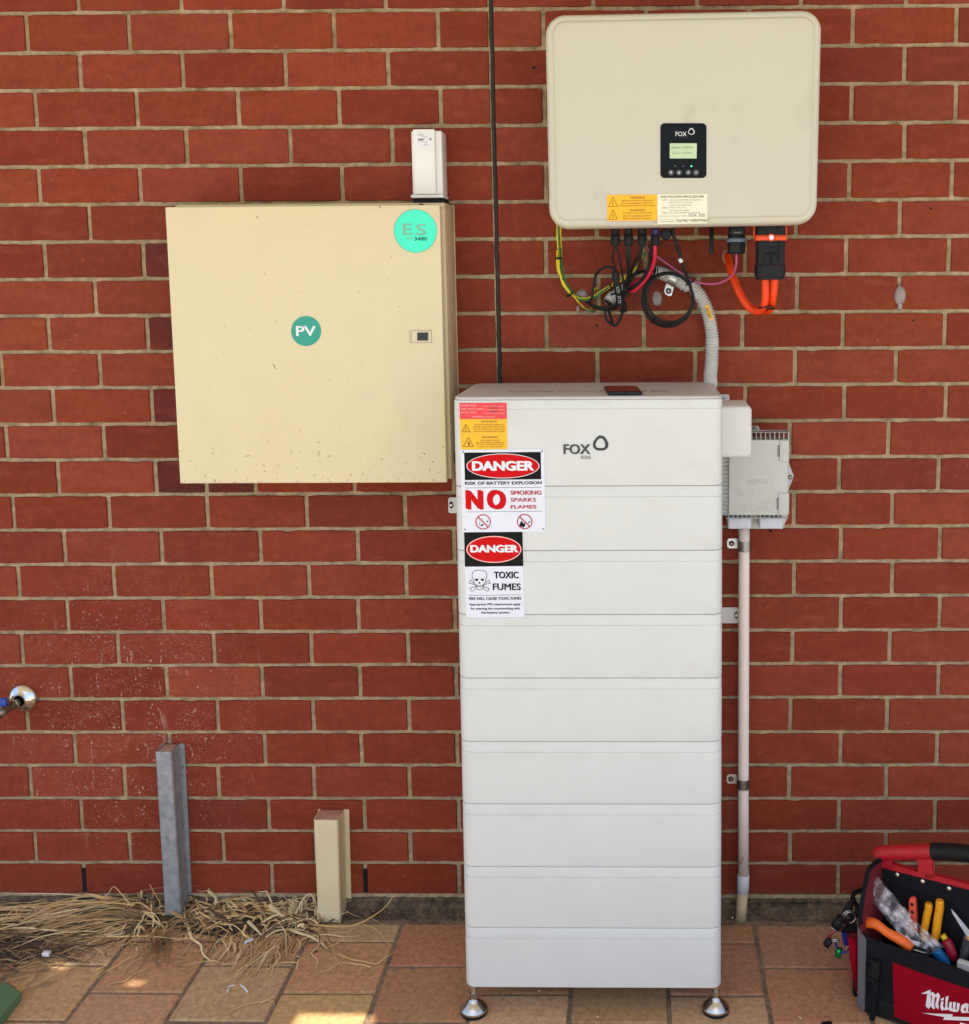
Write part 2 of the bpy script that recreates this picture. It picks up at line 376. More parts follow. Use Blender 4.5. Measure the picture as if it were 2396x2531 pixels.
for k in range(-8, 25):
    zt, zb = jointz(k), jointz(k+1)
    kk = k if k >= -1 else (-1 if k % 2 else 0)
    zc = (zt(1.0)+zb(1.0))/2
    vm = lambda u: (JL[max(kk, 0)]+(JR[max(kk, 0)]-JL[max(kk, 0)])*u/W + JL[kk+1]+(JR[kk+1]-JL[kk+1])*u/W)/2 if kk >= 0 else -15
    XLs = [onY(u, vm(u), 0).x for u in PL[kk]]; XRs = [onY(u, vm(u), 0).x for u in PR[kk]]
    xj = xjoint(zc)
    A = fill(XLs, XL, xj, 0); B = fill(XRs, xj, XR, 0)
    for side, xs, lo, hi in ((0, A, XL, xj-.0065), (1, B, xj+.0065, XR)):
        e = [lo]+[x for x in xs if lo+.02 < x < hi-.02]+[hi]
        for i in range(len(e)-1):
            a = e[i]+(.0052 if i else 0); b = e[i+1]-(.0052 if i < len(e)-2 else 0)
            tone = wb.choice(TL)
            if side == 0 and k in (4, 6, 8, 10, 12) and .40 < (a+b)/2 < .62 and b-a < .16: tone = wb.choice(PURPLE)
            brick(a, b, zt, zb, tone)
    if k == 24: weeps = [(XLs[0], zc), (XLs[3], zc)]
# mortar bed behind the bricks, as a gently uneven sheet
nx, nz_ = 180, 80; z0, z1 = -.02, jointz(-8)(1.0)
vs = []; fs = []
for i in range(nz_+1):
    for j in range(nx+1):
        x = XL+(XR-XL)*j/nx; z = z0+(z1-z0)*i/nz_
        vs.append((x, .0052+.0012*noise.noise(Vector((x*9, 0, z*9))), z))
for i in range(nz_):
    for j in range(nx):
        a = i*(nx+1)+j; fs.append([a, a+1, a+nx+2, a+nx+1])
wall.add(vs, fs, M_MORTAR, True)
wall.box(XL, XR, .02, .24, -.3, z1, M_MORTAR)
wallo = wall.build('brick_wall', None, centre=False)
tag(wallo, 'red face brick wall with sandy mortar joints behind everything', 'wall')
mb = MB(); pts = []
for i in range(260):
    z = .0+(z1-.0)*i/259; x = xjoint(z)+.0016*noise.noise(Vector((0, 3, z*14)))+.0012*noise.noise(Vector((0, 8, z*45)))
    pts.append((x, z))
rr = []
for x, z in pts: rr.append([(x-.0040, .0080, z), (x-.0030+.001*noise.noise(Vector((2, 1, z*60))), .0035+.0018*noise.noise(Vector((5, 1, z*50))), z), (x, .0028, z), (x+.0058, .0032, z), (x+.0075, .008, z)])
mb.loft(rr, M_SEAL, False, False, True, closed=False); mb.build('movement_joint', wallo)
mb = MB(); mb.box(XL, XR, .0095, .0105, 0, z1, M_HOLE); 
# damp course: two dark uneven bands under the first course, and the dirt against them
mb = MB(); rings = []
prof = [(.012, -.0005), (-.0005, -.005), (-.006, -.009), (-.0065, -.014), (-.0035, -.017), (-.004, -.020), (-.009, -.025), (-.014, -.029), (-.026, -.0338), (-.046, -.0400)]
N = 1100
for i in range(N+1):
    x = XL+(XR-XL)*i/N
    rings.append([(x, p[0]+(.010*noise.noise(Vector((x*22, 4, 0)))+.007*noise.noise(Vector((x*75, 9, 0))) if q > 7 else 0)+(0 if q < 1 else .0035*noise.noise(Vector((x*14, q*3.1, 0)))+.0035*noise.noise(Vector((x*90, q*1.7, 1)))), p[1]+(0 if q in (0, 9) else .003*noise.noise(Vector((x*18, q*2.3, 7)))+.003*noise.noise(Vector((x*120, q*2.3, 3))))) for q, p in enumerate(prof)])
mb.loft(rings, M_DAMP, False, False, False, closed=False); mb.build('damp_course', wallo)
mb = MB(); mb.box(XL, XR, .0, .012, -.006, .0042, M_MORTAR, fn=lambda c: c+Vector((0, .0015*noise.noise(c*20), .001*noise.noise(c*15)))); mb.build('bedding_mortar', wallo)
for (x, z) in weeps:
    m1 = MB(); [m1.box(x-.0046+.0014*noise.noise(Vector((x*9, q, 1))), x+.0046+.0014*noise.noise(Vector((x*9, q, 5))), .0015+.00004*q, .0065, z-.037+.009*q, z-.028+.009*q, M_HOLE) for q in range(7)]; m1.build('weep_hole', wallo)
M_SILI = mat('grey_silicone', lin((150, 136, 132)), .45, var=.25, scale=60, bump=.5, bscale=80, coat=.2)
Z5 = Zm(1340, 540, 4.937); Z6 = Zm(1700, 540, 6.253); Z3 = Zm(1320, 520, 2.535); ZR5 = Zm(1796, 600, 3.097); ZW = Zm(1980, 2050, 4.12)
WS = Surf((0, 0, 0), (1, 0, 0), (0, 0, 1))
def blob(name, conv, cx, cy, rx, ry, m, h=.004, parent=wallo, pw=1.0):
    mb = MB(); c = onY(*conv(cx, cy), 0); e = onY(*conv(cx+rx, cy), 0); g = onY(*conv(cx, cy-ry), 0); ax = e.x-c.x; az = g.z-c.z
    rings = []
    for (t, hh) in ((1, .003), (.96, -h*.3), (.8, -h*.8), (.45, -h), (.05, -h*1.1)):
        rings.append([(c.x+ax*t*math.cos(a)*(1+.15*noise.noise(Vector((cx+3*math.cos(a), math.sin(a)*3, 1)))), hh, c.z+az*t*math.sin(a)*(1+.1*noise.noise(Vector((math.cos(a)*3, cy+3*math.sin(a), 2))))) for a in [2*math.pi*q/20 for q in range(20)]])
    mb.loft(rings, m, False, True); return mb.build(name, parent)
blob('silicone_patch', ZR5, 1328, 405, 46, 75, M_SILI, .007); blob('silicone_patch', ZR5, 1328, 480, 20, 40, M_SILI, .005); blob('silicone_patch', ZR5, 1325, 345, 16, 22, M_SILI, .004)
blob('silicone_patch', Z5, 1405, 975, 62, 95, M_SILI, .003); blob('silicone_patch', Z5, 490, 925, 75, 60, M_SILI, .005)
blob('silicone_patch', Z6, 590, 590, 60, 110, M_SILI, .003); blob('silicone_patch', Z5, 440, 1100, 22, 40, M_SILI, .003)
for conv, x, y, r_ in ((ZR5, 1432, 595, 9), (Z5, 668, 1305, 15), (Zm(1796, 0, 3.097), 1568, 1595, 9), (Z6, 612, 1385, 9), (Zm(1200, 0, 1.5686), 188, 261, 6), (Zm(1740, 940, 3.197), 528, 1188, 13)):
    c = onY(*conv(x, y), 0); e = onY(*conv(x+r_, y), 0); m1 = MB(); m1.lathe((c.x, -.0008, c.z), (0, 1, 0), [(0, abs(e.x-c.x)), (.002, abs(e.x-c.x))], M_HOLE, 12); m1.build('drill_hole', wallo)

# ---- ground and paving
M_DIRT = mat('joint_sand', lin((140, 118, 96)), .95, var=.35, scale=50, bump=1.0, bscale=200, col2=lin((62, 52, 42)), fac=(.5, .75))
M_LAND = mat('pale_concrete', lin((184, 180, 168)), .95, var=.15, scale=1.2)
g = MB(); g.box(-1.6, 4.2, -1.95, .02, -.10, -.0035, M_DIRT, fn=lambda c: Vector((c.x, c.y, c.z+gz(c.y)))); tag(g.build('sand_bed'), kind='structure')
g = MB(); S = 120; g.add([(-S, -S, gz(-1.95)-.012), (S, -S, gz(-1.95)-.012), (S, S, gz(-1.95)-.012), (-S, S, gz(-1.95)-.012)], [[0, 1, 2, 3]], M_LAND); tag(g.build('ground'), kind='structure')
M_PAV = mat('clay_paver', (.3, .2, .12), .88, var=.28, scale=75, bump=1.0, bscale=380, attr=True, spec=.25)
def _pv(n, l, s):
    t = texn(n, l, 'ShaderNodeTexNoise', 330); s = mixc(n, l, ramp(n, l, t.outputs['Fac'], .60, .68, 0, .5), s, (.13, .08, .05))
    t = texn(n, l, 'ShaderNodeTexNoise', 360, detail=2); s = mixc(n, l, ramp(n, l, t.outputs['Fac'], .64, .72, 0, .35), s, (.5, .38, .26))
    t = texn(n, l, 'ShaderNodeTexNoise', 7); s = mixc(n, l, ramp(n, l, t.outputs['Fac'], .48, .70, 0, .2), s, (.42, .28, .18))
    return s
ins(M_PAV, _pv)
pv = MB(); pr = random.Random(11)
X0P, PXW, PYW = .2767, .2192, .2105
for i in range(-8, 16):
    xa = X0P+PXW*i; off = -.2225 if i % 2 else -.1195
    yk = off+PYW*2
    while yk > -1.9:
        ya = yk; yb = yk-PYW; yk = yb
        ya = min(ya, -.035)
        if yb >= ya-.02: continue
        g = .0045; red = (xa > .82 and ya > -.25) or (xa > 1.5 and ya > -.3)
        c = pr.choice([(186, 134, 100), (182, 130, 96), (184, 138, 104)]) if red else pr.choice([(206, 168, 124), (202, 162, 118), (206, 164, 122), (198, 155, 112)])
        if xa > 1.5 and not red: c = pr.choice([(202, 160, 122), (198, 154, 116)])
        c = lin(tuple(q+pr.uniform(-5, 5) for q in c)); x0, x1, y0, y1 = xa+g, xa+PXW-g, yb+g, ya-g; dz = pr.uniform(-.0008, .0012); tl = pr.uniform(-.0015, .0015)
        o = rrect(x0, x1, y0, y1, .004, 2); o2 = []
        rings = []
        for d, z in ((0, -.008), (0, -.0035), (.0015, -.001), (.004, 0)):
            cx, cy = (x0+x1)/2, (y0+y1)/2; rings.append([(x-math.copysign(min(d, abs(x-cx)), x-cx)+pr.uniform(-.0004, .0004), y-math.copysign(min(d, abs(y-cy)), y-cy)+pr.uniform(-.0004, .0004), GZ+z+dz+tl*(x-cx)/.1) for x, y in o])
        b = len(pv.v); m = len(o); k = pv.mi(M_PAV)
        for r_ in rings:
            for (x, y, z) in r_:
                d = Vector((x, y, GZ))-CC; t = (GZ+SLOPE*(CC.y+.40)-CC.z)/(d.z-SLOPE*d.y); p = CC+d*t; pv.v.append((p.x, min(p.y, -.008), gz(p.y)+z-GZ))
        for q in range(3):
            for t in range(m): pv.f.append([b+q*m+t, b+q*m+(t+1) % m, b+(q+1)*m+(t+1) % m, b+(q+1)*m+t]); pv.m.append(k); pv.sm.append(False); pv.c.append(c)
        pv.f.append([b+3*m+t for t in range(m)]); pv.m.append(k); pv.sm.append(False); pv.c.append(c)
tag(pv.build('paving', centre=False), kind='structure')
# verandah ceiling that shades the wall; holes added in it to place the sun spots
M_CEIL = mat('painted_ceiling', (.66, .60, .45), .8, var=.03)
hc = onZ(800, 2555, GZ); hoff = (2.7-GZ)/math.tan(SUN_EL); HX = hc.x-td.x*hoff; HY = hc.y-td.y*hoff
g = MB(); yo, yi = -2.65, .24; hx0, hx1, hy0, hy1 = HX-.072, HX+.095, HY-.16, HY+.064
holes = [(hx0, hx1, hy0, hy1)]
for u, v, lx, wy in ((334, 2430, .040, .014), (150, 2388, .042, .013)):  # slots added to throw two soft sun streaks on the paving
    p_ = onG(u, v); X_, Y_ = p_.x-td.x*hoff, p_.y-td.y*hoff; holes.append((X_-lx/2, X_+lx/2, Y_-wy/2, Y_+wy/2))
xs_ = sorted({-2.2, 4.6} | {h[i] for h in holes for i in (0, 1)}); ys_ = sorted({yo, yi} | {h[i] for h in holes for i in (2, 3)})
for i in range(len(xs_)-1):
    for k in range(len(ys_)-1):
        cx, cy = (xs_[i]+xs_[i+1])/2, (ys_[k]+ys_[k+1])/2
        if not any(h[0] < cx < h[1] and h[2] < cy < h[3] for h in holes): g.box(xs_[i], xs_[i+1], ys_[k], ys_[k+1], 2.70, 2.706, M_CEIL)
tag(g.build('ceiling'), kind='structure')

# lime runs left by splashing water, each a thin crust on the bricks
M_LIME = mat('lime_crust', lin((205, 150, 132)), .9, var=.3, scale=160, spec=.1)
l_n = M_LIME.node_tree.nodes; l_l = M_LIME.node_tree.links
t_ = texn(l_n, l_l, 'ShaderNodeTexNoise', 190, stretch=(1, 1, .5)); l_l.new(ramp(l_n, l_l, t_.outputs['Fac'], .36, .58, .1, .85), l_n['Principled BSDF'].inputs['Alpha'])
ZLm = Zm(0, 1480, 2.128)
for pts, w_ in ((((688, 270), (692, 300), (690, 338)), .0075), (((530, 280), (540, 300), (532, 336)), .005), (((848, 300), (846, 338)), .006), (((835, 425), (842, 455), (845, 490)), .004), (((310, 450), (314, 480), (316, 512)), .006), (((832, 575), (846, 610), (852, 668)), .005), (((843, 590), (858, 640)), .004), (((478, 735), (482, 790), (486, 862)), .003), (((486, 895), (493, 930), (488, 975), (500, 1030)), .0036), (((770, 765), (782, 800), (772, 840)), .0045), (((990, 765), (1012, 805), (1008, 850)), .0055), (((728, 1000), (738, 1030)), .0085), (((250, 215), (268, 248)), .004), (((696, 540), (706, 580)), .005), (((602, 655), (606, 688)), .005), (((196, 1005), (196, 1038)), .005), (((75, 725), (70, 770)), .003), (((640, 490), (638, 512)), .006), (((512, 392), (508, 425)), .004), (((415, 1000), (416, 1030)), .003)):
    P_ = smoothpath([onY(*ZLm(x, y), -.0009) for x, y in pts], 5); mb = MB(); n_ = len(P_); A_ = []; B_ = []
    for i, p in enumerate(P_):
        ww = w_*(.30+.7*abs(noise.noise(Vector((p.x*40, p.z*90, 1))))*1.6)*(1.25-i/n_*.6); A_.append((p.x-ww/2, -.0009, p.z)); B_.append((p.x+ww/2, -.0009, p.z))
    mb.add(A_+B_, [[i, i+1, n_+i+1, n_+i] for i in range(n_-1)], M_LIME); mb.build('lime_run', wallo)

# ================================================================== BATTERY TOWER
M_BATT = mat('battery_shell', lin((216, 218, 214)), .42, var=.03, scale=5, bump=.06, bscale=900, spec=.4)
def _bt(n, l, s):
    t = texn(n, l, 'ShaderNodeTexNoise', 9, stretch=(1, 1, 1.8)); s = mixc(n, l, ramp(n, l, t.outputs['Fac'], .55, .75, 0, .16), s, lin((176, 170, 158)))
    t = texn(n, l, 'ShaderNodeTexNoise', 130); s = mixc(n, l, ramp(n, l, t.outputs['Fac'], .73, .78, 0, .4), s, lin((150, 140, 126)))
    return s
ins(M_BATT, _bt)
M_BATT2 = mat('battery_lid_shaded', lin((205, 201, 199)), .40, var=.03, scale=14, bump=.05, bscale=900)  # duller, pinker copy of the shell: the shade on top is painted in
YB0, LEAN = -.415, .021          # front face at the foot, lean back per metre
yb = lambda z: YB0+LEAN*z
BS = Surf((0, YB0, 0), (1, 0, 0), (0, LEAN, 1))
def bz(v, u=1450): return BS.ab(u, v)[1]
BXL, BXR, BD = 1.1490, 1.7040, .335
bat = thing('battery_tower', (1.4265, -.25, GZ), 'tall stack of white battery modules standing on steel feet against the wall', 'battery')
def shell(mb, z0, z1, prof, m, r=.022, cap=True, xo=0.0):
    rings = []
    for d, z in prof:
        x0, x1 = BXL+d+(-.0006+xo), BXR-d+(.0006+xo)
        rings.append([(x, y+yb(z)+BD, z) for x, y in rrect(x0, x1, -BD+d, -d, max(r-d*.5, .003), 7)])
    mb.loft(rings, m, cap, cap, True)
seams = [1202, 1361.5, 1520, 1677, 1834, 1988.6, 2144, 2295, 2443]
zs = [bz(v) for v in seams]; ztop = bz(988)
def module(z0, z1, band=.0225, last=False):
    mb = MB(); zb_ = z1-band
    prof = [(.004, z0+.0002), (.0012, z0+.0008), (.0003, z0+.0022), (0, z0+.005), (0, zb_-.0007), (.0013, zb_-.0004), (.0013, zb_+.0003), (.0003, zb_+.0007), (.0003, z1-.0022), (.0009, z1-.0008), (.003, z1-.0002)]
    shell(mb, z0, z1, prof, M_BATT); return mb
mb = module(zs[0], ztop, .019); autosmooth(mb.build('control_module', bat), 24)
mb = module(zs[1], zs[0]); proto = autosmooth(mb.build('battery_module', bat), 24)
for i in range(1, 8):
    o = proto.copy(); C.objects.link(o); o.parent = bat; h = (zs[i]-zs[i+1])/(zs[0]-zs[1]); o.scale = (1, 1, h)
    zc = (zs[i]+zs[i+1])/2; zp = (zs[0]+zs[1])/2
    o.location = proto.location+Vector((0, LEAN*(zc-zp), zc-zp))
mb = MB(); rings = []
for d, z in ((.004, 0), (.0015, .0006), (.001, .0035), (.0025, .0058), (.008, .0068), (.02, .0070)):
    rings.append([(x, y+yb(ztop)+BD, ztop+z) for x, y in rrect(BXL+d, BXR-d, -BD+d, -d, .022-d*.3, 7)])
mb.loft(rings, M_BATT2, True, True); lid = mb.build('lid', bat)
TOPZ = ztop+.0070
TS = Surf((0, 0, TOPZ), (1, 0, 0), (0, 1, 0))
mb = MB(); zt_ = Zm(1200, 930, 3.35); M_EMB = mat('faint_grey_print', lin((120, 112, 112)), .5, var=.02)
for s_, x0, x1 in (('POWER UP WITH FOX ESS', 178, 1522),):
    a0, b0 = TS.ab(*zt_(x0, 133)); a1, b1 = TS.ab(*zt_(x1, 118)); b1 = b0+.024; mb.text(TS, s_, a0, b0, a1, b1, .0003, M_EMB, .0)
mb.build('lettering', lid)
# base feet
def foot(x, y, fore):
    GZ = gz(y); f = MB(); h = zs[-1]-GZ
    f.lathe((x, y, GZ), (0, 0, 1), [(0, .029), (.0055, .0302), (.007, .029)], M_BLACKR, 28); base = f.build('rubber_pad', None)
    f = MB(); f.lathe((x, y, GZ), (0, 0, 1), [(.007, .0298), (.011, .0300), (.013, .0290), (.026, .0165), (.029, .0125), (.033, .0105), (.034, .0098), (.0345, .0098)], M_CHROME, 28)
    f.lathe((x, y, GZ), (0, 0, 1), [(.034, .0090), (.0475, .0090), (.048, .008)], M_CHROME, 6, False)
    f.lathe((x, y, GZ), (0, 0, 1), [(.0345, .0062), (h+.01, .0062)], M_STEEL, 14)
    o = autosmooth(f.build('levelling_foot', bat), 50); base.parent = o; base.location = wloc_(base)-wloc(o)
def wloc_(o): return Vector(o.location)
fl = onG(1172, 2503); fr = onG(1770, 2499)
foot(fl.x, fl.y, 1); foot(fr.x, fr.y, 1); foot(fl.x, -.12, 0); foot(fr.x, -.12, 0)
# logo
ZL = Zm(1100, 940, 3.197)
def T(mb, sf, conv, body, x0, y0, x1, y1, off, m, bold=0.0, **k):
    a0, b0 = sf.ab(*conv(x0, y1)); a1, b1 = sf.ab(*conv(x1, y0)); mb.text(sf, body, a0, b0, a1, b1, off, m, bold, **k)
def L_(sf, conv, pts): return [sf.ab(*conv(x, y)) for x, y in pts]
def logo(mb, sf, conv, x, y, r, off, m, m2=None, w1=.28):
    """the looped rounded-triangle ring"""
    for (dx, dy, k, rot, wd) in ((0, 0, 1, 0, w1), (-.08, .05, .88, 14, w1*.35)):
        pts = []
        for q in range(49):
            t = 2*math.pi*q/48; rr_ = r*k*(1+.085*math.cos(3*(t-R(90+rot))+math.pi)); pts.append((x+dx*r+rr_*math.cos(t), y+dy*r+rr_*math.sin(t)))
        c = conv(x, y); e = conv(x+r, y); wpx = abs(sf.ab(*e)[0]-sf.ab(*c)[0])
        mb.stroke(sf, L_(sf, conv, pts), wpx*wd, off, m)
mb = MB(); T(mb, BS, ZL, 'FOX', 938, 503, 1150, 584, .0012, I_GREY, .035); T(mb, BS, ZL, 'ESS', 1078, 596, 1153, 621, .0012, I_GREY)
logo(mb, BS, ZL, 1232, 499, 50, .0012, I_GREY, w1=.38); mb.build('logo', bat)
# ---- labels and signs
ZS = Zm(1120, 980, 5.829); ZT = Zm(1140, 1300, 8.256)
def tri(mb, sf, conv, cx, yb_, w_, h_, off, m, wd):
    mb.stroke(sf, L_(sf, conv, [(cx-w_/2, yb_), (cx+w_/2, yb_), (cx, yb_-h_)]), wd, off, m, closed=True)
    q = [(cx+.04*w_, yb_-h_*.62), (cx-.10*w_, yb_-h_*.36), (cx+.06*w_, yb_-h_*.36), (cx-.04*w_, yb_-h_*.1)]; mb.stroke(sf, L_(sf, conv, q), wd*.9, off, m)
def label(name, parent, sf, conv, quad, m, th=.0008, fmt=None, off0=0.0):
    mb = MB(); mb.prism(sf, L_(sf, conv, quad), off0, off0+th, m); o = mb.build(name, parent)
    if fmt: t = MB(); fmt(t, off0+th+.0002); t.build('lettering', o)
    return o
def f1(t, o):
    for s_, y in (('BATTERY SYSTEM', 128), ('SHORT CIRCUIT CURRENT', 178), ('MAX D.C. VOLTS', 228)):
        T(t, BS, ZS, s_, 118, y-13, 118+len(s_)*15.5, y+13, o, I_PINK); t.stroke(BS, L_(BS, ZS, [(440, y+12), (748, y+12)]), .0006, o, I_PINK)
    T(t, BS, ZS, 'PROSPECTIVE D.C. VOLTAGE', 272, 280, 605, 304, o, I_PINK); T(t, BS, ZS, '7200', 500, 140, 650, 180, o, I_BROWN); T(t, BS, ZS, '460', 530, 200, 640, 232, o, I_GREY)
label('red_label', bat, BS, ZS, [(93, 90), (775, 90), (777, 322), (100, 325)], I_REDL, fmt=f1)
def f2(t, o):
    T(t, BS, ZS, 'WARNING', 403, 347, 637, 374, o, I_BROWN, .03)
    for s_, x0, x1, y in (('MULTIPLE MODE IES CONNECTED', 315, 738, 403), ('NEUTRAL AND EARTH CIRCUITS MAY', 297, 755, 436), ('BE LIVE UNDER FAULT CONDITIONS', 305, 750, 469), ('FOLLOW SHUTDOWN PROCEDURE', 308, 745, 502)): T(t, BS, ZS, s_, x0, y-11, x1, y+11, o, I_BROWN, .008)
    tri(t, BS, ZS, 188, 508, 118, 108, o, I_BROWN, .0013)
label('warning_label', bat, BS, ZS, [(100, 326), (777, 324), (780, 540), (106, 542)], I_YEL, fmt=f2)
def f3(t, o):
    T(t, BS, ZS, 'WARNING', 413, 568, 655, 603, o, I_BROWN, .012)
    for s_, x0, x1, y in (('ARC FLASH HAZARD', 395, 678, 630), ('ARC FLASH HAZARD APPROPRIATE', 333, 740, 664), ('PPE AND TOOLS REQUIRED WHILE', 338, 735, 695), ('WORKING ON THIS EQUIPMENT', 360, 718, 726)): T(t, BS, ZS, s_, x0, y-11, x1, y+11, o, I_BROWN, .008)
    tri(t, BS, ZS, 224, 720, 148, 132, o, I_BROWN, .0013); t.stroke(BS, L_(BS, ZS, [(235, 660), (245, 690), (232, 700)]), .002, o, I_BROWN)
label('warning_label', bat, BS, ZS, [(106, 545), (780, 543), (784, 757), (112, 762)], I_YEL, fmt=f3)
def oval(mb, sf, conv, cx, cy, rx, ry, off, m, n=64):
    mb.sheet(sf, L_(sf, conv, [(cx+rx*math.cos(2*math.pi*k/n), cy+ry*math.sin(2*math.pi*k/n)) for k in range(n)]), off, m)
def rsheet(sf, conv, x0, y0, x1, y1, r):
    return L_(sf, conv, rrect(x0, x1, y0, y1, r, 4))
# danger sign one
mb = MB(); mb.prism(BS, L_(BS, ZS, [(112, 766), (1318, 757), (1335, 1944), (142, 1955)]), .0002, .0016, I_SIGNW); s1 = mb.build('danger_sign', bat)
mb = MB(); o = .0019
mb.sheet(BS, L_(BS, ZS, [(163, 806), (1267, 797), (1273, 1190), (174, 1203)]), o, I_BLACK); oval(mb, BS, ZS, 722, 999, 526, 179, o+.0002, I_WHITE); oval(mb, BS, ZS, 722, 999, 516, 170, o+.0004, I_RED)
mb.build('danger_panel', s1)
mb = MB(); T(mb, BS, ZS, 'DANGER', 278, 925, 1168, 1070, o+.0006, I_WHITE, .065)
T(mb, BS, ZS, 'RISK OF BATTERY EXPLOSION', 176, 1222, 1280, 1272, o, I_BLACK, .05, slope=.004)
for q in ([(182, 1316), (1278, 1306)], [(195, 1662), (1282, 1650)]): mb.stroke(BS, L_(BS, ZS, q), .0008, o, I_GREY)
T(mb, BS, ZS, 'N', 184, 1345, 440, 1628, o, I_RED, .075); T(mb, BS, ZS, 'O', 490, 1340, 768, 1628, o, I_RED, .075)
I_RED2 = mat('ink_crimson', lin((178, 25, 45)), .3, var=.02)
for s_, x1, y0, y1 in (('SMOKING', 1278, 1352, 1415), ('SPARKS', 1200, 1458, 1515), ('FLAMES', 1205, 1560, 1615)): T(mb, BS, ZS, s_, 830, y0, x1, y1, o, I_RED2, .055)
mb.build('lettering', s1)
for cx, cy, fl_ in ((437, 1805, 0), (1035, 1800, 1)):
    mb = MB(); c = BS.ab(*ZS(cx, cy)); rad = abs(BS.ab(*ZS(cx+112, cy))[0]-c[0]); mb.ring(BS, c, rad*.86, rad, o+.0002, I_RED2, 40)
    mb.stroke(BS, [(c[0]-rad*.66, c[1]+rad*.66), (c[0]+rad*.66, c[1]-rad*.66)], rad*.15, o+.0004, I_RED2)
    if fl_: P_ = [[(-80, 70), (-50, -20), (-15, 30), (10, 10), (5, 75), (-20, 95)], [(45, 10), (78, -8), (84, 5), (55, 25)]]
    else: P_ = [[(45, -5), (68, -22), (78, -8), (54, 10)], [(-40, 55), (0, 28), (10, 40), (-18, 75), (-25, 68)]]
    for p in P_: mb.sheet(BS, L_(BS, ZS, [(cx+x, cy+y*.9) for x, y in p]), o, I_BLACK)
    if not fl_: mb.stroke(BS, L_(BS, ZS, [(cx-50, cy+5), (cx-60, cy+30), (cx-35, cy+48)]), .0008, o, I_BLACK); mb.stroke(BS, L_(BS, ZS, [(cx-12, cy-58), (cx-2, cy-40)]), .0006, o, I_BLACK)
    mb.build('symbol', s1)
for x, y in ((148, 797), (1286, 785), (178, 1915), (1302, 1907)):
    mb = MB(); c = BS.ab(*ZS(x, y)); mb.lathe(BS.pt(*c, .0014), tuple(BS.n), [(0, .0017), (.001, .0015), (.0013, .0006)], I_GREY, 10); mb.build('rivet', s1)
# danger sign two
mb = MB(); q = L_(BS, ZT, [(65, 130), (85, 124), (1238, 117), (1255, 130), (1298, 1835), (1285, 1858), (125, 1866), (107, 1850)]); mb.prism(BS, q, .0002, .0010, I_SIGNW); s2 = mb.build('danger_sign', bat)
mb = MB(); o = .0013; mb.sheet(BS, L_(BS, ZT, [(64, 136), (74, 125), (1246, 116), (1255, 128), (1272, 815), (82, 830)]), o, I_BLACK)
oval(mb, BS, ZT, 672, 476, 562, 274, o+.0002, I_PINK); oval(mb, BS, ZT, 672, 476, 541, 254, o+.0004, I_RED); mb.build('danger_panel', s2)
mb = MB(); T(mb, BS, ZT, 'DANGER', 192, 382, 1165, 540, o+.0006, I_WHITE, .065)
T(mb, BS, ZT, 'TOXIC', 672, 928, 1180, 1070, o, I_BLACK, .042); T(mb, BS, ZT, 'FUMES', 650, 1168, 1222, 1310, o, I_BLACK, .036)
mb.stroke(BS, L_(BS, ZT, [(160, 1415), (1230, 1402)]), .0008, o, I_GREY); T(mb, BS, ZT, 'FIRE WILL CAUSE TOXIC FUMES', 163, 1450, 1230, 1510, o, I_BLACK, .035, slope=.004)
for s_, x0, x1, y in (('Appropriate PPE requirements apply', 165, 1215, 1602), ('for entering the room/working with', 200, 1202, 1688), ('the battery systems', 415, 990, 1768)): T(mb, BS, ZT, s_, x0, y-28, x1, y+32, o, I_BLACK, .03, slope=.003)
mb.build('lettering', s2)
mb = MB()
sk = [(232, 1060), (226, 1000), (240, 940), (290, 908), (378, 898), (460, 906), (512, 940), (530, 1000), (520, 1060), (500, 1095), (498, 1150), (462, 1185), (460, 1250), (430, 1290), (378, 1302), (330, 1288), (304, 1250), (298, 1190), (265, 1150), (262, 1095)]
bones = [[(262, 1165), (205, 1100), (185, 1105), (180, 1150), (158, 1165), (195, 1170), (300, 1200)], [(498, 1165), (560, 1100), (575, 1108), (580, 1145), (605, 1165), (560, 1172), (465, 1198)], [(300, 1232), (215, 1262), (186, 1268), (198, 1300), (220, 1330), (245, 1325), (322, 1262)], [(460, 1230), (540, 1265), (578, 1270), (570, 1300), (545, 1330), (520, 1320), (440, 1262)]]
for bn in bones: mb.stroke(BS, L_(BS, ZT, bn), .0012, o, I_GREY)
mb.sheet(BS, L_(BS, ZT, sk), o+.0001, I_SIGNW); mb.stroke(BS, L_(BS, ZT, sk), .0012, o+.0002, I_GREY, closed=True)
for e in ([(288, 1075), (358, 1070), (345, 1110), (310, 1124), (288, 1105)], [(403, 1072), (470, 1075), (470, 1105), (445, 1124), (412, 1108)], [(378, 1128), (398, 1160), (395, 1172), (362, 1172), (360, 1160)], [(312, 1190), (330, 1205), (430, 1205), (458, 1188), (452, 1235), (430, 1248), (330, 1248), (310, 1232)]): mb.sheet(BS, L_(BS, ZT, e), o+.0003, I_BLACK)
for x in (340, 362, 384, 406, 428): mb.stroke(BS, L_(BS, ZT, [(x, 1210), (x, 1240)]), .0012, o+.0004, I_SIGNW)
mb.build('symbol', s2)
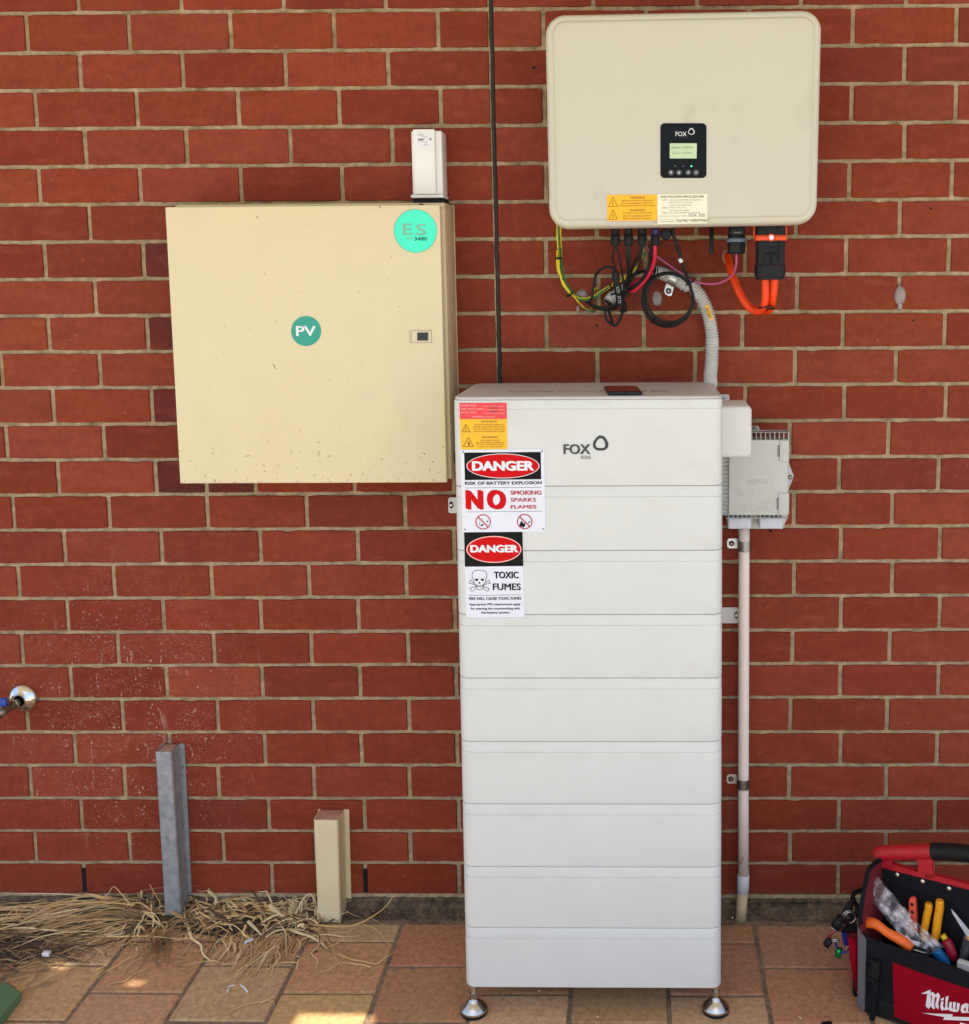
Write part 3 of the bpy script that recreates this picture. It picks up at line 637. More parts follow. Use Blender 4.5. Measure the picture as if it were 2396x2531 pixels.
# side cable cover and wall brackets
ZQ = Zm(1740, 940, 3.197)
SC = Surf((0, -.285, 0), (1, 0, 0), (0, 0, 1))
a0, b1 = SC.ab(*ZQ(145, 205)); a1, b0 = SC.ab(*ZQ(378, 612)); mb = MB(); rings = []
for d, y in ((.0, .13), (0, .006), (.0015, .0015), (.005, 0)):
    pp = rrect(BXR-.004, a1-d, b0+d, b1-d, .010, 5); rings.append([(x, -.285+y, z) for x, z in pp])
mb.loft(rings, M_WHITEPL, True, True); autosmooth(mb.build('cable_cover', bat), 50)
def bolt(mb, p, r=.0045, ax=(0, -1, 0), m=None):
    mb.lathe(p, ax, [(0, r*1.7), (.0012, r*1.7), (.0014, r), (.004, r), (.0046, r*.8)], m or M_STEEL, 12)
def bracket(conv, x0, x1, y0, y1, sx, sy, Y=-.006, m=M_WHITEPL, slot=True, hide=None):
    S_ = Surf((0, Y, 0), (1, 0, 0), (0, 0, 1)); mb = MB(); a0, b1 = S_.ab(*conv(x0, y0)); a1, b0 = S_.ab(*conv(x1, y1))
    if hide == 'R': a1 = max(a1, BXL+.06)
    if hide == 'L': a0 = min(a0, BXR-.06)
    mb.prism(S_, rrect(a0, a1, b0, b1, .006, 4), -.0025, .0, m, .0004); mb2 = mb.build('wall_bracket', bat)
    c = S_.ab(*conv(sx, sy)); h = MB()
    if slot: h.sheet(S_, [(c[0]-.0055+.0 if 0 else c[0]+.0048*math.cos(R(t)), c[1]+.009*math.sin(R(t))) for t in range(0, 360, 20)], .0003, M_HOLE); h.build('slot', mb2)
    h = MB(); bolt(h, S_.pt(*c, .0004), .003); h.build('bolt', mb2)
bracket(ZL, 25, 75, 925, 1050, 50, 985, hide='R')
bracket(ZQ, 145, 276, 1795, 1920, 258, 1855, hide='L')
bracket(ZQ, 120, 203, 110, 196, 158, 152, m=M_STEEL, slot=False, hide='L')
# phone lying on top
ph = thing('phone', (0, 0, 0), 'black smartphone lying face down on top of the white battery stack', 'phone')
pa = TS.ab(*zt_(978, 100)); pc = TS.ab(*zt_(1303, 162)); p0, p1 = onZ(*zt_(1012, 160), TOPZ), onZ(*zt_(1303, 160), TOPZ); q0, q1 = onZ(*zt_(980, 93), TOPZ+.004), onZ(*zt_(1255, 90), TOPZ+.004)
ph.location = ((p0.x+p1.x)/2, (p0.y+q0.y)/2, TOPZ)
mb = MB(); dy = min(q0.y-p0.y, .145); fw = Vector((q0.x-p0.x, q0.y-p0.y, 0)).normalized(); PS = Surf((p0.x, p0.y, TOPZ), (1, 0, 0), (0, 1, 0)); wd_ = p1.x-p0.x
pl = []
for x, y in rrect(0, wd_, 0, dy, .010, 5): pl.append((x+fw.x/fw.y*y, y))
rg = []
cxm = wd_/2
for d, z in ((.002, .0004), (.0003, .0018), (0, .004), (.0004, .0066), (.002, .0080)):
    rg.append([PS.pt(a-math.copysign(d, a-cxm), b-math.copysign(d, b-dy/2), z) for a, b in pl])
M_PH = mat('phone_black', (.02, .02, .025), .25, .6, var=.05); M_PHG = mat('phone_glass', (.03, .015, .012), .08, var=.02, coat=.5)
mb.loft(rg, M_PH); mb.build('body', ph)
mb = MB(); mb.sheet(PS, [(a-math.copysign(.003, a-cxm), b-math.copysign(.003, b-dy/2)) for a, b in pl], .0083, M_PHG); mb.build('back_glass', ph)
mb = MB(); mb.box(p0.x+wd_/2-.005, p0.x+wd_/2+.005, p0.y-.0006, p0.y+.001, TOPZ+.003, TOPZ+.0055, M_HOLE, .0005); mb.build('charging_port', ph)

# ================================================================== METER BOX
M_CREAM = mat('cream_enamel', lin((227, 213, 172)), .38, var=.025, scale=5, bump=.08, bscale=500)
def _mc(n, l, s):
    t = texn(n, l, 'ShaderNodeTexNoise', 95); z = sepz(n, l)[2]
    g_ = ramp(n, l, z, -.32, -.16, .09, 0); k = math_(n, l, 'ADD', t.outputs['Fac'], math_(n, l, 'ADD', g_, .0))
    s = mixc(n, l, ramp(n, l, k, .70, .76, 0, .55), s, lin((150, 118, 72))); t2 = texn(n, l, 'ShaderNodeTexNoise', 4)
    return mixc(n, l, ramp(n, l, t2.outputs['Fac'], .5, .75, 0, .25), s, lin((205, 186, 150)))
ins(M_CREAM, _mc)
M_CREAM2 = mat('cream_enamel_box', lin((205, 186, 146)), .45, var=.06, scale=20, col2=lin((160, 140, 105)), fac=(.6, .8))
DY = -.150; DS = Surf((0, DY, 0), (1, 0, 0), (0, 0, 1))
x0, x1, z0_, z1_ = .4798, 1.0925, 1.0822, 1.7058
box = thing('meter_box', ((x0+x1)/2, -.07, z0_), 'cream enamelled steel meter box with closed door mounted on the brick wall', 'meter box')
mb = MB(); mb.box(x0, x1, DY, DY+.016, z0_, z1_, M_CREAM, .0018); door = mb.build('door', box)
mb = MB(); bx1 = 1.1010; bx0 = x0+.012
mb.box(bx0, bx1, -.122, -.001, z0_+.004, z1_+.006, M_CREAM2, .0015)
mb.box(bx0+.01, x1-.006, DY+.017, -.123, z0_+.012, z1_-.010, M_CREAM2)
mb.box(bx0-.002, bx1+.0015, -.006, -.0005, z0_-.002, z1_+.0085, M_CREAM2, .001)
mb.box(x1-.004, bx1-.0005, -.131, -.1215, z0_+.006, z1_+.0055, M_CREAM2, .0008)
mb.box(bx0+.01, bx1-.001, -.1345, -.1225, z1_-.004, z1_+.0055, M_CREAM2, .0008)
mb.build('enclosure', box)
ZM = Zm(400, 500, 2.535)
for y0_, y1_ in ((185, 375), (1430, 1600)):
    a, b_ = DS.ab(*ZM(30, y0_)), DS.ab(*ZM(30, y1_)); mb = MB(); mb.box(bx0-.012, bx0-.001, -.118, -.10, b_[1], a[1], mat('hinge_paint', lin((226, 190, 170)), .5), .001); mb.lathe((bx0-.010, -.109, b_[1]+.002), (0, 0, 1), [(0, .0045), (a[1]-b_[1]-.004, .0045)], mat('hinge_paint', (0, 0, 0)), 10); mb.build('hinge', box)
mb = MB(); mb.sheet(DS, L_(DS, ZM, [(1566, 802), (1693, 802), (1693, 880), (1566, 880)]), .0004, M_HOLE); mb.prism(DS, L_(DS, ZM, [(1568, 804), (1691, 804), (1691, 878), (1568, 878)]), 0, .0012, M_CREAM); mb.prism(DS, L_(DS, ZM, [(1550, 803), (1562, 803), (1562, 880), (1550, 880)]), 0, .0006, M_CREAM2)
lk = mb.build('lock_plate', door)
mb = MB(); mb.prism(DS, L_(DS, ZM, [(1602, 815), (1670, 815), (1670, 866), (1602, 866)]), .0012, .0030, mat('lock_black', (.012, .013, .018), .3), .0006); mb.build('lock_socket', lk)
M_PV = mat('sticker_teal', lin((40, 160, 140)), .35, var=.03); M_ES = mat('sticker_mint', lin((64, 245, 205)), .3, var=.03, spec=.6); M_PALE = mat('print_pale_grey', lin((126, 190, 164)), .5, var=.02)
def disc(name, conv, cx, cy, r_, m, rim=None):
    mb = MB(); n = 48; pts = [(cx+r_*math.cos(2*math.pi*k/n), cy+r_*math.sin(2*math.pi*k/n)) for k in range(n)]
    mb.prism(DS, L_(DS, conv, pts), .0002, .0008, m)
    if rim: c = DS.ab(*conv(cx, cy)); rr_ = abs(DS.ab(*conv(cx+r_, cy))[0]-c[0]); mb.ring(DS, c, rr_*.985, rr_*1.0, .0010, rim, 48)
    return mb.build(name, door)
o_ = disc('round_sticker', ZM, 905, 806, 94, M_PV); mb = MB(); T(mb, DS, ZM, 'PV', 843, 774, 965, 838, .0011, I_WHITE, .03); mb.build('lettering', o_)
ZE = Zm(980, 300, 5.506); o_ = disc('round_sticker', ZE, 262, 1490, 292, M_ES, mat('sticker_edge', lin((60, 150, 110)), .5)); mb = MB(); T(mb, DS, ZE, 'E', 92, 1390, 215, 1545, .0011, M_PALE, .03); T(mb, DS, ZE, 'S', 270, 1395, 405, 1550, .0011, M_PALE, .03)
T(mb, DS, ZE, '3480', 248, 1572, 420, 1622, .0012, I_BLACK, .01); T(mb, DS, ZE, 'NMI', 135, 1575, 225, 1612, .0011, M_PALE)
mb.sheet(DS, L_(DS, ZE, [(238, 1562), (400, 1556), (400, 1640), (238, 1640)]), .0010, M_PALE) if 0 else None
mb.build('lettering', o_)
mb = MB(); c = ZM(707, 1028); P_ = [DS.ab(*ZM(698, 1012)), DS.ab(*ZM(712, 1042))]; mb.stroke(DS, P_, .0016, .0004, I_BROWN); mb.build('paint_chip', door)
for x, y in ((1640, 1570), (1693, 1622), (595, 88), (1362, 25)): mb = MB(); a = DS.ab(*ZM(x, y)); mb.stroke(DS, [a, (a[0]+.004, a[1]-.003)], .0016, .0004, I_BROWN); mb.build('paint_chip', door)
e = onY(1106, 1127, -.05); mb = MB(); mb.lathe((bx1-.0004, -.075, e.z), (1, 0, 0), [(0, .014), (.0008, .014)], M_HOLE, 20); mb.build('cable_hole', box)
mb = MB(); c = onY(*ZE(345, 1135), -.13); mb.lathe((c.x, -.1352, c.z-.004), (0, -1, 0), [(0, .007), (.0006, .007)], M_HOLE, 16); mb.build('cable_hole', box)

# ---- small white unit on top of the meter box
M_WHITE2 = mat('white_unit_plastic', (.88, .87, .83), .4, var=.02)
UY = -.066; US = Surf((0, UY, 0), (1, 0, 0), (0, 0, 1))
def ue(x, y): return US.ab(*ZE(x, y))
ul, ut = ue(200, 128); ur, _b = ue(604, 128); ub = ue(230, 1000)[1]; un = thing('communication_unit', ((ul+ur)/2, -.03, ub-.016), 'small white plastic radio unit standing on top of the cream meter box', 'electrical unit')
mb = MB(); mb.box(ul, ur+.002, UY, -.001, ub, ut, M_WHITE2, .003); mb.build('housing', un)
a0, a1 = ue(247, 500)[0], ue(540, 500)[0]; mb = MB(); mb.box(a0, a1, UY-.010, UY-.0002, ub+.001, ut+.0025, M_WHITE2, .002); cv = mb.build('front_cover', un)
mb = MB(); mb.box(ul-.003, ur+.004, UY-.009, -.001, ub-.007, ub-.0002, M_WHITE2, .0015); mb.build('base_flange', un)
mb = MB(); mb.box(ul-.001, ur+.004, UY+.004, -.001, ub-.0175, ub-.0075, M_BLACKR, .001); mb.build('rubber_gasket', un)
LS = Surf((0, UY-.010, 0), (1, 0, 0), (0, 0, 1)); lb = MB(); lb.prism(LS, [LS.ab(*ZE(x, y)) for x, y in rrect(285, 492, 160, 378, 14, 3)], 0, .0005, I_WHITE); lo = lb.build('rating_label', cv)
lb = MB(); m_ = mat('label_print_grey', (.12, .12, .12), .5)
lb.sheet(LS, L_(LS, ZE, [(296, 240), (372, 240), (372, 258), (296, 258)]), .0008, m_)
for s_, x0_, y0_, x1_, y1_ in (('networks', 350, 192, 428, 210), ('SER. 8840257', 296, 224, 398, 238), ('MAC: 00:1B:C5:0B', 296, 270, 425, 284), ('INDOOR OUTDOOR', 370, 302, 425, 314), ('MADE IN CHINA', 370, 318, 452, 330)): T(lb, LS, ZE, s_, x0_, y0_, x1_, y1_, .0008, m_)
lb.stroke(LS, L_(LS, ZE, [(300, 190), (330, 170), (352, 168), (368, 190), (335, 180), (320, 195)]), .0006, .0008, m_); lb.stroke(LS, L_(LS, ZE, [(445, 245), (464, 222), (484, 245)]), .0012, .0008, m_, closed=True); lb.stroke(LS, L_(LS, ZE, [(464, 240), (464, 264)]), .001, .0008, m_)
lb.build('lettering', lo)

# ================================================================== INVERTER
M_INV = mat('inverter_cream', lin((207, 203, 185)), .45, var=.012, scale=6, bump=.06, bscale=700)
def _mi(n, l, s):
    t = texn(n, l, 'ShaderNodeTexNoise', 11, stretch=(1, 1, .7)); t2 = texn(n, l, 'ShaderNodeTexNoise', 3)
    k = math_(n, l, 'MULTIPLY', ramp(n, l, t.outputs['Fac'], .60, .72, 0, .35), ramp(n, l, t2.outputs['Fac'], .5, .6))
    return mixc(n, l, k, s, lin((160, 150, 128)))
ins(M_INV, _mi)
IY = -.240; IS = Surf((0, IY, 0), (1, 0, 0), (0, 0, 1))
TLc, TRc, BRc, BLc = [IS.ab(*p) for p in ((1346, 33), (2035, 20), (2022, 553), (1357, 565))]
inv = thing('inverter', ((TLc[0]+TRc[0])/2, -.12, BLc[1]), 'large cream wall-mounted inverter with rounded corners and a small black display', 'inverter')
def iq(s_, t_, d):
    """rounded outline point in unit square mapped to the measured corners, inset by d"""
    w_ = TRc[0]-TLc[0]; h_ = TLc[1]-BLc[1]; s_ = (d+(w_-2*d)*s_)/w_; t_ = (d+(h_-2*d)*t_)/h_
    bx = BLc[0]+(BRc[0]-BLc[0])*s_; bz_ = BLc[1]+(BRc[1]-BLc[1])*s_; tx = TLc[0]+(TRc[0]-TLc[0])*s_; tz = TLc[1]+(TRc[1]-TLc[1])*s_
    return (bx+(tx-bx)*t_, bz_+(tz-bz_)*t_)
def iring(d, y, r=.043):
    w_ = TRc[0]-TLc[0]-2*d; h_ = TLc[1]-BLc[1]-2*d; rr_ = max(r-d, .008)
    return [(*[p for p in (iq(x/w_, z/h_, d),)][0], y) for x, z in rrect(0, w_, 0, h_, rr_, 10)]
mb = MB(); rg = []
for d, y in ((.010, .085), (.003, .080), (.0, .055), (0, .024), (.0012, .014), (.004, .007), (.0085, .0038), (.0125, .0030), (.0148, .0030), (.0160, .0024), (.0178, -.0008), (.0195, -.0020), (.024, -.0024), (.06, -.0024)):
    rg.append([(x, IY+yy, z) for x, z, yy in iring(d, y)])
mb.loft(rg, M_INV, True, True, True, capsmooth=True); cover = mb.build('front_cover', inv)
M_ALU = mat('cast_aluminium', (.30, .30, .29), .5, .7, var=.1)
mb = MB(); w0, w1, h0, h1 = BLc[0]+.02, BRc[0]-.02, BLc[1]+.012, TLc[1]-.015; mb.box(w0, w1, IY+.082, -.035, h0, h1, M_ALU, .004)
for k in range(22): xx = w0+.02+(w1-w0-.04)*k/21; mb.box(xx-.0015, xx+.0015, -.036, -.008, h0+.03, h1-.02, M_ALU)
mb.build('heat_sink', inv)
mb = MB(); mb.box(w0+.1, w1-.1, -.0075, -.0005, h1-.12, h1-.03, M_STEEL); mb.build('mounting_plate', inv)
IF = Surf((0, IY-.0024, 0), (1, 0, 0), (0, 0, 1)); ZD = Zm(1480, 280, 6.253)
# display
mb = MB(); M_GLOSS = mat('display_gloss', (.004, .004, .005), .04, var=.02, bump=1.0, bscale=20, spec=.14); dp = [IF.ab(*ZD(x, y)) for x, y in rrect(955, 1669, 151, 1000, 68, 6)]
mb.prism(IF, dp, 0, .0012, M_GLOSS, .0006); dsp = mb.build('display', inv)
M_LCD = mat('lcd_backlit', lin((176, 196, 150)), .15, var=.05, emit=(lin((200, 225, 180)), .12)); mb = MB(); mb.sheet(IF, L_(IF, ZD, [(1102, 463), (1520, 463), (1515, 697), (1100, 697)]), .0015, M_LCD); sc_ = mb.build('screen', dsp)
mb = MB(); md = mat('lcd_digits', lin((48, 66, 30)), .4); T(mb, IF, ZD, 'Power: +7223W', 1130, 510, 1460, 545, .0018, md); T(mb, IF, ZD, 'Today: 4.4KWh', 1130, 600, 1440, 632, .0018, md); mb.build('lettering', sc_)
mb = MB(); T(mb, IF, ZD, 'FOX', 1190, 282, 1362, 354, .0015, I_WHITE, .006); T(mb, IF, ZD, 'ESS', 1300, 362, 1365, 380, .0015, I_GREY); logo(mb, IF, ZD, 1435, 282, 44, .0015, I_WHITE, w1=.24); mb.build('lettering', dsp)
M_BTN = mat('button_grey', (.05, .055, .07), .25, coat=.5)
for i, (x, y) in enumerate(((1120, 915), (1243, 915), (1387, 912), (1507, 915))):
    mb = MB(); c = IF.ab(*ZD(x, y)); mb.lathe(IF.pt(*c, .0011), (0, -1, 0), [(0, .0062), (.0008, .006), (.001, .005)], M_BTN, 20); b_ = mb.build('button', dsp); mb = MB(); s_ = .0022
    q = [[(-s_, 0), (0, s_), (s_, 0)], [(-s_, 0), (0, -s_), (s_, 0)], [(-s_, 0), (-.0005, -s_*.8), (s_, s_)], [(s_, -s_*.5), (s_*.8, s_*.5), (-s_*.6, s_*.5), (-s_, -s_*.3)]][i]
    mb.stroke(IF, [(c[0]+x_, c[1]+z_) for x_, z_ in q], .0009, .0024, I_WHITE)
    if i < 2: mb.stroke(IF, [(c[0], c[1]-s_), (c[0], c[1]+s_)], .0009, .00242, I_WHITE)
    mb.build('arrow_mark', b_)
for x, y, m_ in ((1185, 812, mat('led_off', (.15, .16, .16), .3)), (1310, 816, mat('led_blue', lin((90, 80, 160)), .3)), (1436, 816, mat('led_lit', lin((90, 225, 190)), .3, emit=(lin((90, 230, 200)), 1.2)))):
    mb = MB(); c = IF.ab(*ZD(x, y)); mb.lathe(IF.pt(*c, .0012), (0, -1, 0), [(0, .0016), (.0006, .0015)], m_, 12); mb.build('indicator_light', dsp)
def f4(t, o):
    for y, a, bb in ((1300, 'WARNING', [('BATTERY SYSTEM D.C. ISOLATORS', 360, 838, 1348), ('DO NOT DE-ENERGISE THE BATTERY', 350, 848, 1388), ('SYSTEM AND BATTERY SYSTEM CABLING', 318, 880, 1427)]), (1495, 'WARNING', [('PV ARRAY D.C. ISOLATORS', 375, 825, 1538), ('DO NOT DE-ENERGISE THE PV', 375, 820, 1585), ('ARRAY AND ARRAY CABLINGS', 375, 820, 1625)])):
        T(t, IF, ZD, a, 485, y-17, 718, y+20, o, I_BROWN, .012)
        for s_, x0_, x1_, yy in bb: T(t, IF, ZD, s_, x0_, yy-12, x1_, yy+13, o, I_BROWN, .006)
    tri(t, IF, ZD, 224, 1437, 140, 145, o, I_BROWN, .0011); tri(t, IF, ZD, 226, 1637, 138, 145, o, I_BROWN, .0011)
label('warning_label', inv, IF, ZD, [(130, 1260), (905, 1253), (903, 1655), (137, 1662)], I_YEL, .0012, f4)
M_OFFW = mat('label_offwhite', lin((245, 240, 215)), .35, var=.02)
def f5(t, o):
    T(t, IF, ZD, 'SHUTDOWN PROCEDURE', 963, 1268, 1628, 1308, o, I_BLACK, .012)
    for s_, x0_, x1_, y in (('STEP 1', 985, 1080, 1338), ('Turn off the INVERTER AC ISOLATOR or', 1100, 1615, 1338), ('MAIN SWITCH (INVERTER)', 1100, 1462, 1378), ('located in the Switchboard', 1100, 1435, 1415), ('STEP 2', 985, 1080, 1460), ('Isolate the PV Array', 1100, 1348, 1458), ('Turn off the DC Isolators', 1100, 1405, 1498), ('STEP 3', 985, 1080, 1540), ('Turn off the BATTERY DC ISOLATOR', 1100, 1570, 1535), ('Manufacturer/Supplier Name', 945, 1365, 1588), ('Contact Number:', 945, 1185, 1668)): T(t, IF, ZD, s_, x0_, y-12, x1_, y+12, o, I_GREY)
    T(t, IF, ZD, 'FOX  ESS', 1393, 1550, 1640, 1592, o, I_BLACK, .0, shear=.12); T(t, IF, ZD, 'Fox No: 1300377364', 1208, 1632, 1676, 1682, o, I_BLACK, .0, shear=.12)
    for y, x in ((1592, 1390), (1652, 1200)): t.stroke(IF, L_(IF, ZD, [(x, y+4), (1650, y+2)]), .0004, o, I_GREY)
    t.stroke(IF, L_(IF, ZD, [(945, 1636), (1650, 1640)]), .0004, o, I_GREY)
label('instruction_label', inv, IF, ZD, [(908, 1252), (1682, 1246), (1682, 1700), (910, 1712)], M_OFFW, .0012, f5)
# connectors under the inverter
PY = -.135; UB = BLc[1]+.016
def px(conv, x, y, Y=PY): return onY(*conv(x, y), Y)
def plug(cx, yn0, yn1, rn, rb, tint, conv=Z5, Y=PY):
    mb = MB(); a, b_ = px(conv, cx, yn0, Y), px(conv, cx, yn1, Y); r1 = abs(px(conv, cx+rn, yn0, Y).x-a.x); r0 = abs(px(conv, cx+rb, yn0, Y).x-a.x)
    mb.lathe((a.x, Y, a.z), (0, 0, 1), [(-.002, r0), (.016, r0), (.018, r0*.9), (UB-a.z, r0*.9)], tint, 20); o = mb.build('cable_plug', inv)
    mb = MB(); h = a.z-b_.z; mb.lathe((a.x, Y, b_.z), (0, 0, 1), [(0, r1*.62), (.001, r1*.9), (.004, r1), (h-.003, r1), (h, r1*.92)], M_BLACK, 24, False, poly=lambda k: 1.0 if k % 3 else .90); mb.build('clamp_nut', o)
    return a
M_NAVY = mat('navy_plastic', lin((38, 34, 90)), .4, var=.1)
for cx, yn, t_ in ((897, 205, M_BLACK), (1057, 205, M_BLACK), (1222, 205, M_BLACK), (1385, 207, M_NAVY)): plug(cx, yn, 333, 60, 48, t_)
mb = MB(); a = px(Z5, 1515, 170, -.15); mb.lathe((a.x, -.13, a.z-.003), (0, -1, 0), [(-.005, .013), (.006, .013), (.009, .0105)], M_BLACK, 24); mb.build('sealing_cap', inv)
mb = MB(); a = px(Z6, 372, 140, -.16); b_ = px(Z6, 372, 552, -.16); rr_ = abs(px(Z6, 405, 140, -.16).x-a.x); mb.lathe((a.x, -.16, b_.z), (0, 0, 1), [(0, rr_*.7), (.001, rr_*.95), (.003, rr_), (UB-b_.z, rr_*1.02)], M_BLACK, 16); mb.build('antenna', inv)
# comm plug
mb = MB(); Yc = -.15; a = px(Z6, 758, 312, Yc); rb_ = abs(px(Z6, 885, 312, Yc).x-a.x); mb.lathe((a.x, Yc, a.z), (0, 0, 1), [(-.002, rb_*1.12), (.004, rb_*1.08), (.008, rb_), (UB-a.z, rb_)], M_BLACK, 28)
sq = px(Z6, 758, 215, Yc); mb.box(sq.x-.015, sq.x+.015, Yc-rb_-.002, Yc, sq.z-.006, sq.z+.012, M_BLACK, .0015); cp = mb.build('communication_plug', inv)
mb = MB(); FS = Surf((0, Yc-rb_-.002, 0), (1, 0, 0), (0, 0, 1)); T(mb, FS, Z6, 'FRONT', 722, 204, 832, 228, .0003, mat('print_light_grey', (.4, .4, .4), .5)); mb.build('lettering', cp)
mb = MB(); b_ = px(Z6, 758, 368, Yc); mb.lathe((a.x, Yc, b_.z), (0, 0, 1), [(0, rb_*1.17), (.001, rb_*1.25), (a.z-b_.z, rb_*1.25), (a.z-b_.z+.001, rb_*1.15)], mat('seal_grey', lin((95, 108, 122)), .5), 28); mb.build('seal_ring', cp)
mb = MB(); c_ = px(Z6, 758, 552, Yc); h = b_.z-c_.z; mb.lathe((a.x, Yc, c_.z), (0, 0, 1), [(0, rb_*.7), (.001, rb_*.98), (.004, rb_*1.08), (h-.002, rb_*1.10), (h-.0003, rb_*1.02)], M_BLACK, 30, False, poly=lambda k: 1.0 if k % 5 > 1 else .95); mb.build('clamp_nut', cp)
# power plug
Yp = -.155; mb = MB(); a = px(Z6, 1278, 345, Yp); zt2 = UB
def pw(y): return px(Z6, 1278, y, Yp).z
hw = lambda x0_, x1_: abs(px(Z6, x1_, 500, Yp).x-px(Z6, x0_, 500, Yp).x)/2
xc = a.x
def sqring(z, wx, wy, r_=.008): return [(xc+x, Yp+y, z) for x, y in rrect(-wx, wx, -wy, wy, r_, 4)]
mb.loft([sqring(pw(712), hw(1055, 1495)*.98, .021), sqring(pw(400), hw(1060, 1490), .022), sqring(pw(260), hw(1055, 1495), .023), sqring(zt2, hw(1055, 1495), .023)], M_BLACK)
PSf = Surf((0, Yp-.0235, 0), (1, 0, 0), (0, 0, 1))
mb.prism(PSf, L_(PSf, Z6, [(1180, 375), (1395, 375), (1395, 448), (1180, 448)]), -.002, .0015, M_BLACK, .0005)
for q in ([(1100, 360), (1125, 360), (1125, 640), (1100, 640)], [(1415, 360), (1440, 360), (1440, 640), (1415, 640)], [(1200, 540), (1262, 560), (1275, 700), (1190, 700)], [(1375, 540), (1320, 560), (1310, 700), (1390, 700)], [(1120, 140), (1150, 140), (1150, 250), (1120, 250)], [(1400, 140), (1430, 140), (1430, 250), (1400, 250)]): mb.prism(PSf, L_(PSf, Z6, q), -.004, .0025, M_BLACK, .0005)
mb.sheet(PSf, L_(PSf, Z6, [(1195, 522), (1388, 522), (1395, 705), (1185, 705)]), .0006, M_HOLE); pp = autosmooth(mb.build('power_plug', inv), 40)
mb = MB(); ww = hw(1030, 1505); rgs = []
for y_, k in ((945, .84), (938, .90), (895, .91), (890, .97), (850, 1.0), (735, 1.0), (718, .97)): rgs.append([(xc+math.cos(2*math.pi*q/16+.2)*ww*k*1.02, Yp+math.sin(2*math.pi*q/16+.2)*.027*k, pw(y_)) for q in range(16)])
mb.loft(rgs, M_BLACK, smooth=False); mb.build('clamp_nut', pp)
M_ORG = mat('orange_strap', lin((240, 84, 38)), .45, var=.05); mb = MB(); w2 = hw(1035, 1528)
mb.loft([[(xc+x, Yp+y, pw(345)) for x, y in rrect(-w2, w2, -.0265, .024, .009, 4)], [(xc+x, Yp+y, pw(262)) for x, y in rrect(-w2, w2, -.0265, .024, .009, 4)]], M_ORG)
for sx in (-1, 1): mb.box(xc+sx*w2-.0012-.0012, xc+sx*w2+.0012, Yp-.006, Yp+.004, pw(300), zt2, M_ORG, .0006)
st = mb.build('locking_strap', pp)
mb = MB(); c_ = px(Z6, 1295, 292, Yp-.027); mb.lathe((c_.x, Yp-.0265, c_.z), (0, -1, 0), [(0, .0085), (.002, .0082), (.0025, .006)], M_ORG, 20); mb.lathe((c_.x, Yp-.0292, c_.z), (0, -1, 0), [(0, .0055), (.0012, .005)], I_WHITE, 16); mb.build('button', st)

# ================================================================== CABLES AND CONDUIT
M_CABK = mat('black_cable', (.011, .0105, .0105), .42, var=.15, spec=.25)
M_CABR = mat('red_cable', lin((205, 24, 58)), .5, var=.15, scale=200)
M_CABP = mat('pink_cable', lin((190, 90, 130)), .5, var=.08)
M_CABO = mat('orange_cable', lin((250, 70, 12)), .5, var=.10, scale=150)
M_GRN = mat('earth_wire', lin((60, 120, 60)), .45, var=.05)
def _gy(n, l, s):
    t = texn(n, l, 'ShaderNodeTexNoise', 1, detail=0); tc = n.new('ShaderNodeTexCoord')
    at = n.new('ShaderNodeAttribute'); at.attribute_name = 'Col'; return at.outputs['Color']
ins(M_GRN, _gy)
def cable(name, par, pts, r, m, seg=10, caps=True, n=8):
    mb = MB(); mb.tube(smoothpath(pts, n), r, m, seg, caps); return mb.build(name, par)
def P5(*a): return [onY(*Z5(x, y), Y) for x, y, Y in a]
def P6(*a): return [onY(*Z6(x, y), Y) for x, y, Y in a]
def P3(*a): return [onY(*Z3(x, y), Y) for x, y, Y in a]
def striped(name, par, pts, r, ph):
    """green wire with a yellow stripe wound slowly along it"""
    mb = MB(); P = smoothpath(pts, 10); n0 = 0; mb.tube(P, r, M_GRN, 10)
    k = 0; Y_, G_ = lin((232, 206, 40)), lin((34, 112, 58))
    for i in range(len(P)-1):
        for q in range(10):
            t = (q+int(i*.12+ph)) % 10; mb.c[i*10+q] = Y_ if t < 5 else G_
    for i in range((len(P)-1)*10, len(mb.f)): mb.c[i] = G_
    return mb.build(name, par)
def tie(par, p, r, ax=(0, 0, 1), tail=(1, 0, 0), m=None, name='cable_tie'):
    mb = MB(); a = Vector(ax).normalized(); P = Vector(p); mb.lathe(P-a*.002, a, [(0, r), (.0002, r*1.06), (.0038, r*1.06), (.004, r)], m or M_BLACKR, 16)
    t = Vector(tail).normalized(); q = P+t*(r+.001)+Vector((0, -r*.6, 0)); mb.box(q.x-.003, q.x+.003, q.y-.0025, q.y+.002, q.z-.0025, q.z+.0025, m or M_BLACKR, .0006); return mb.build(name, par)
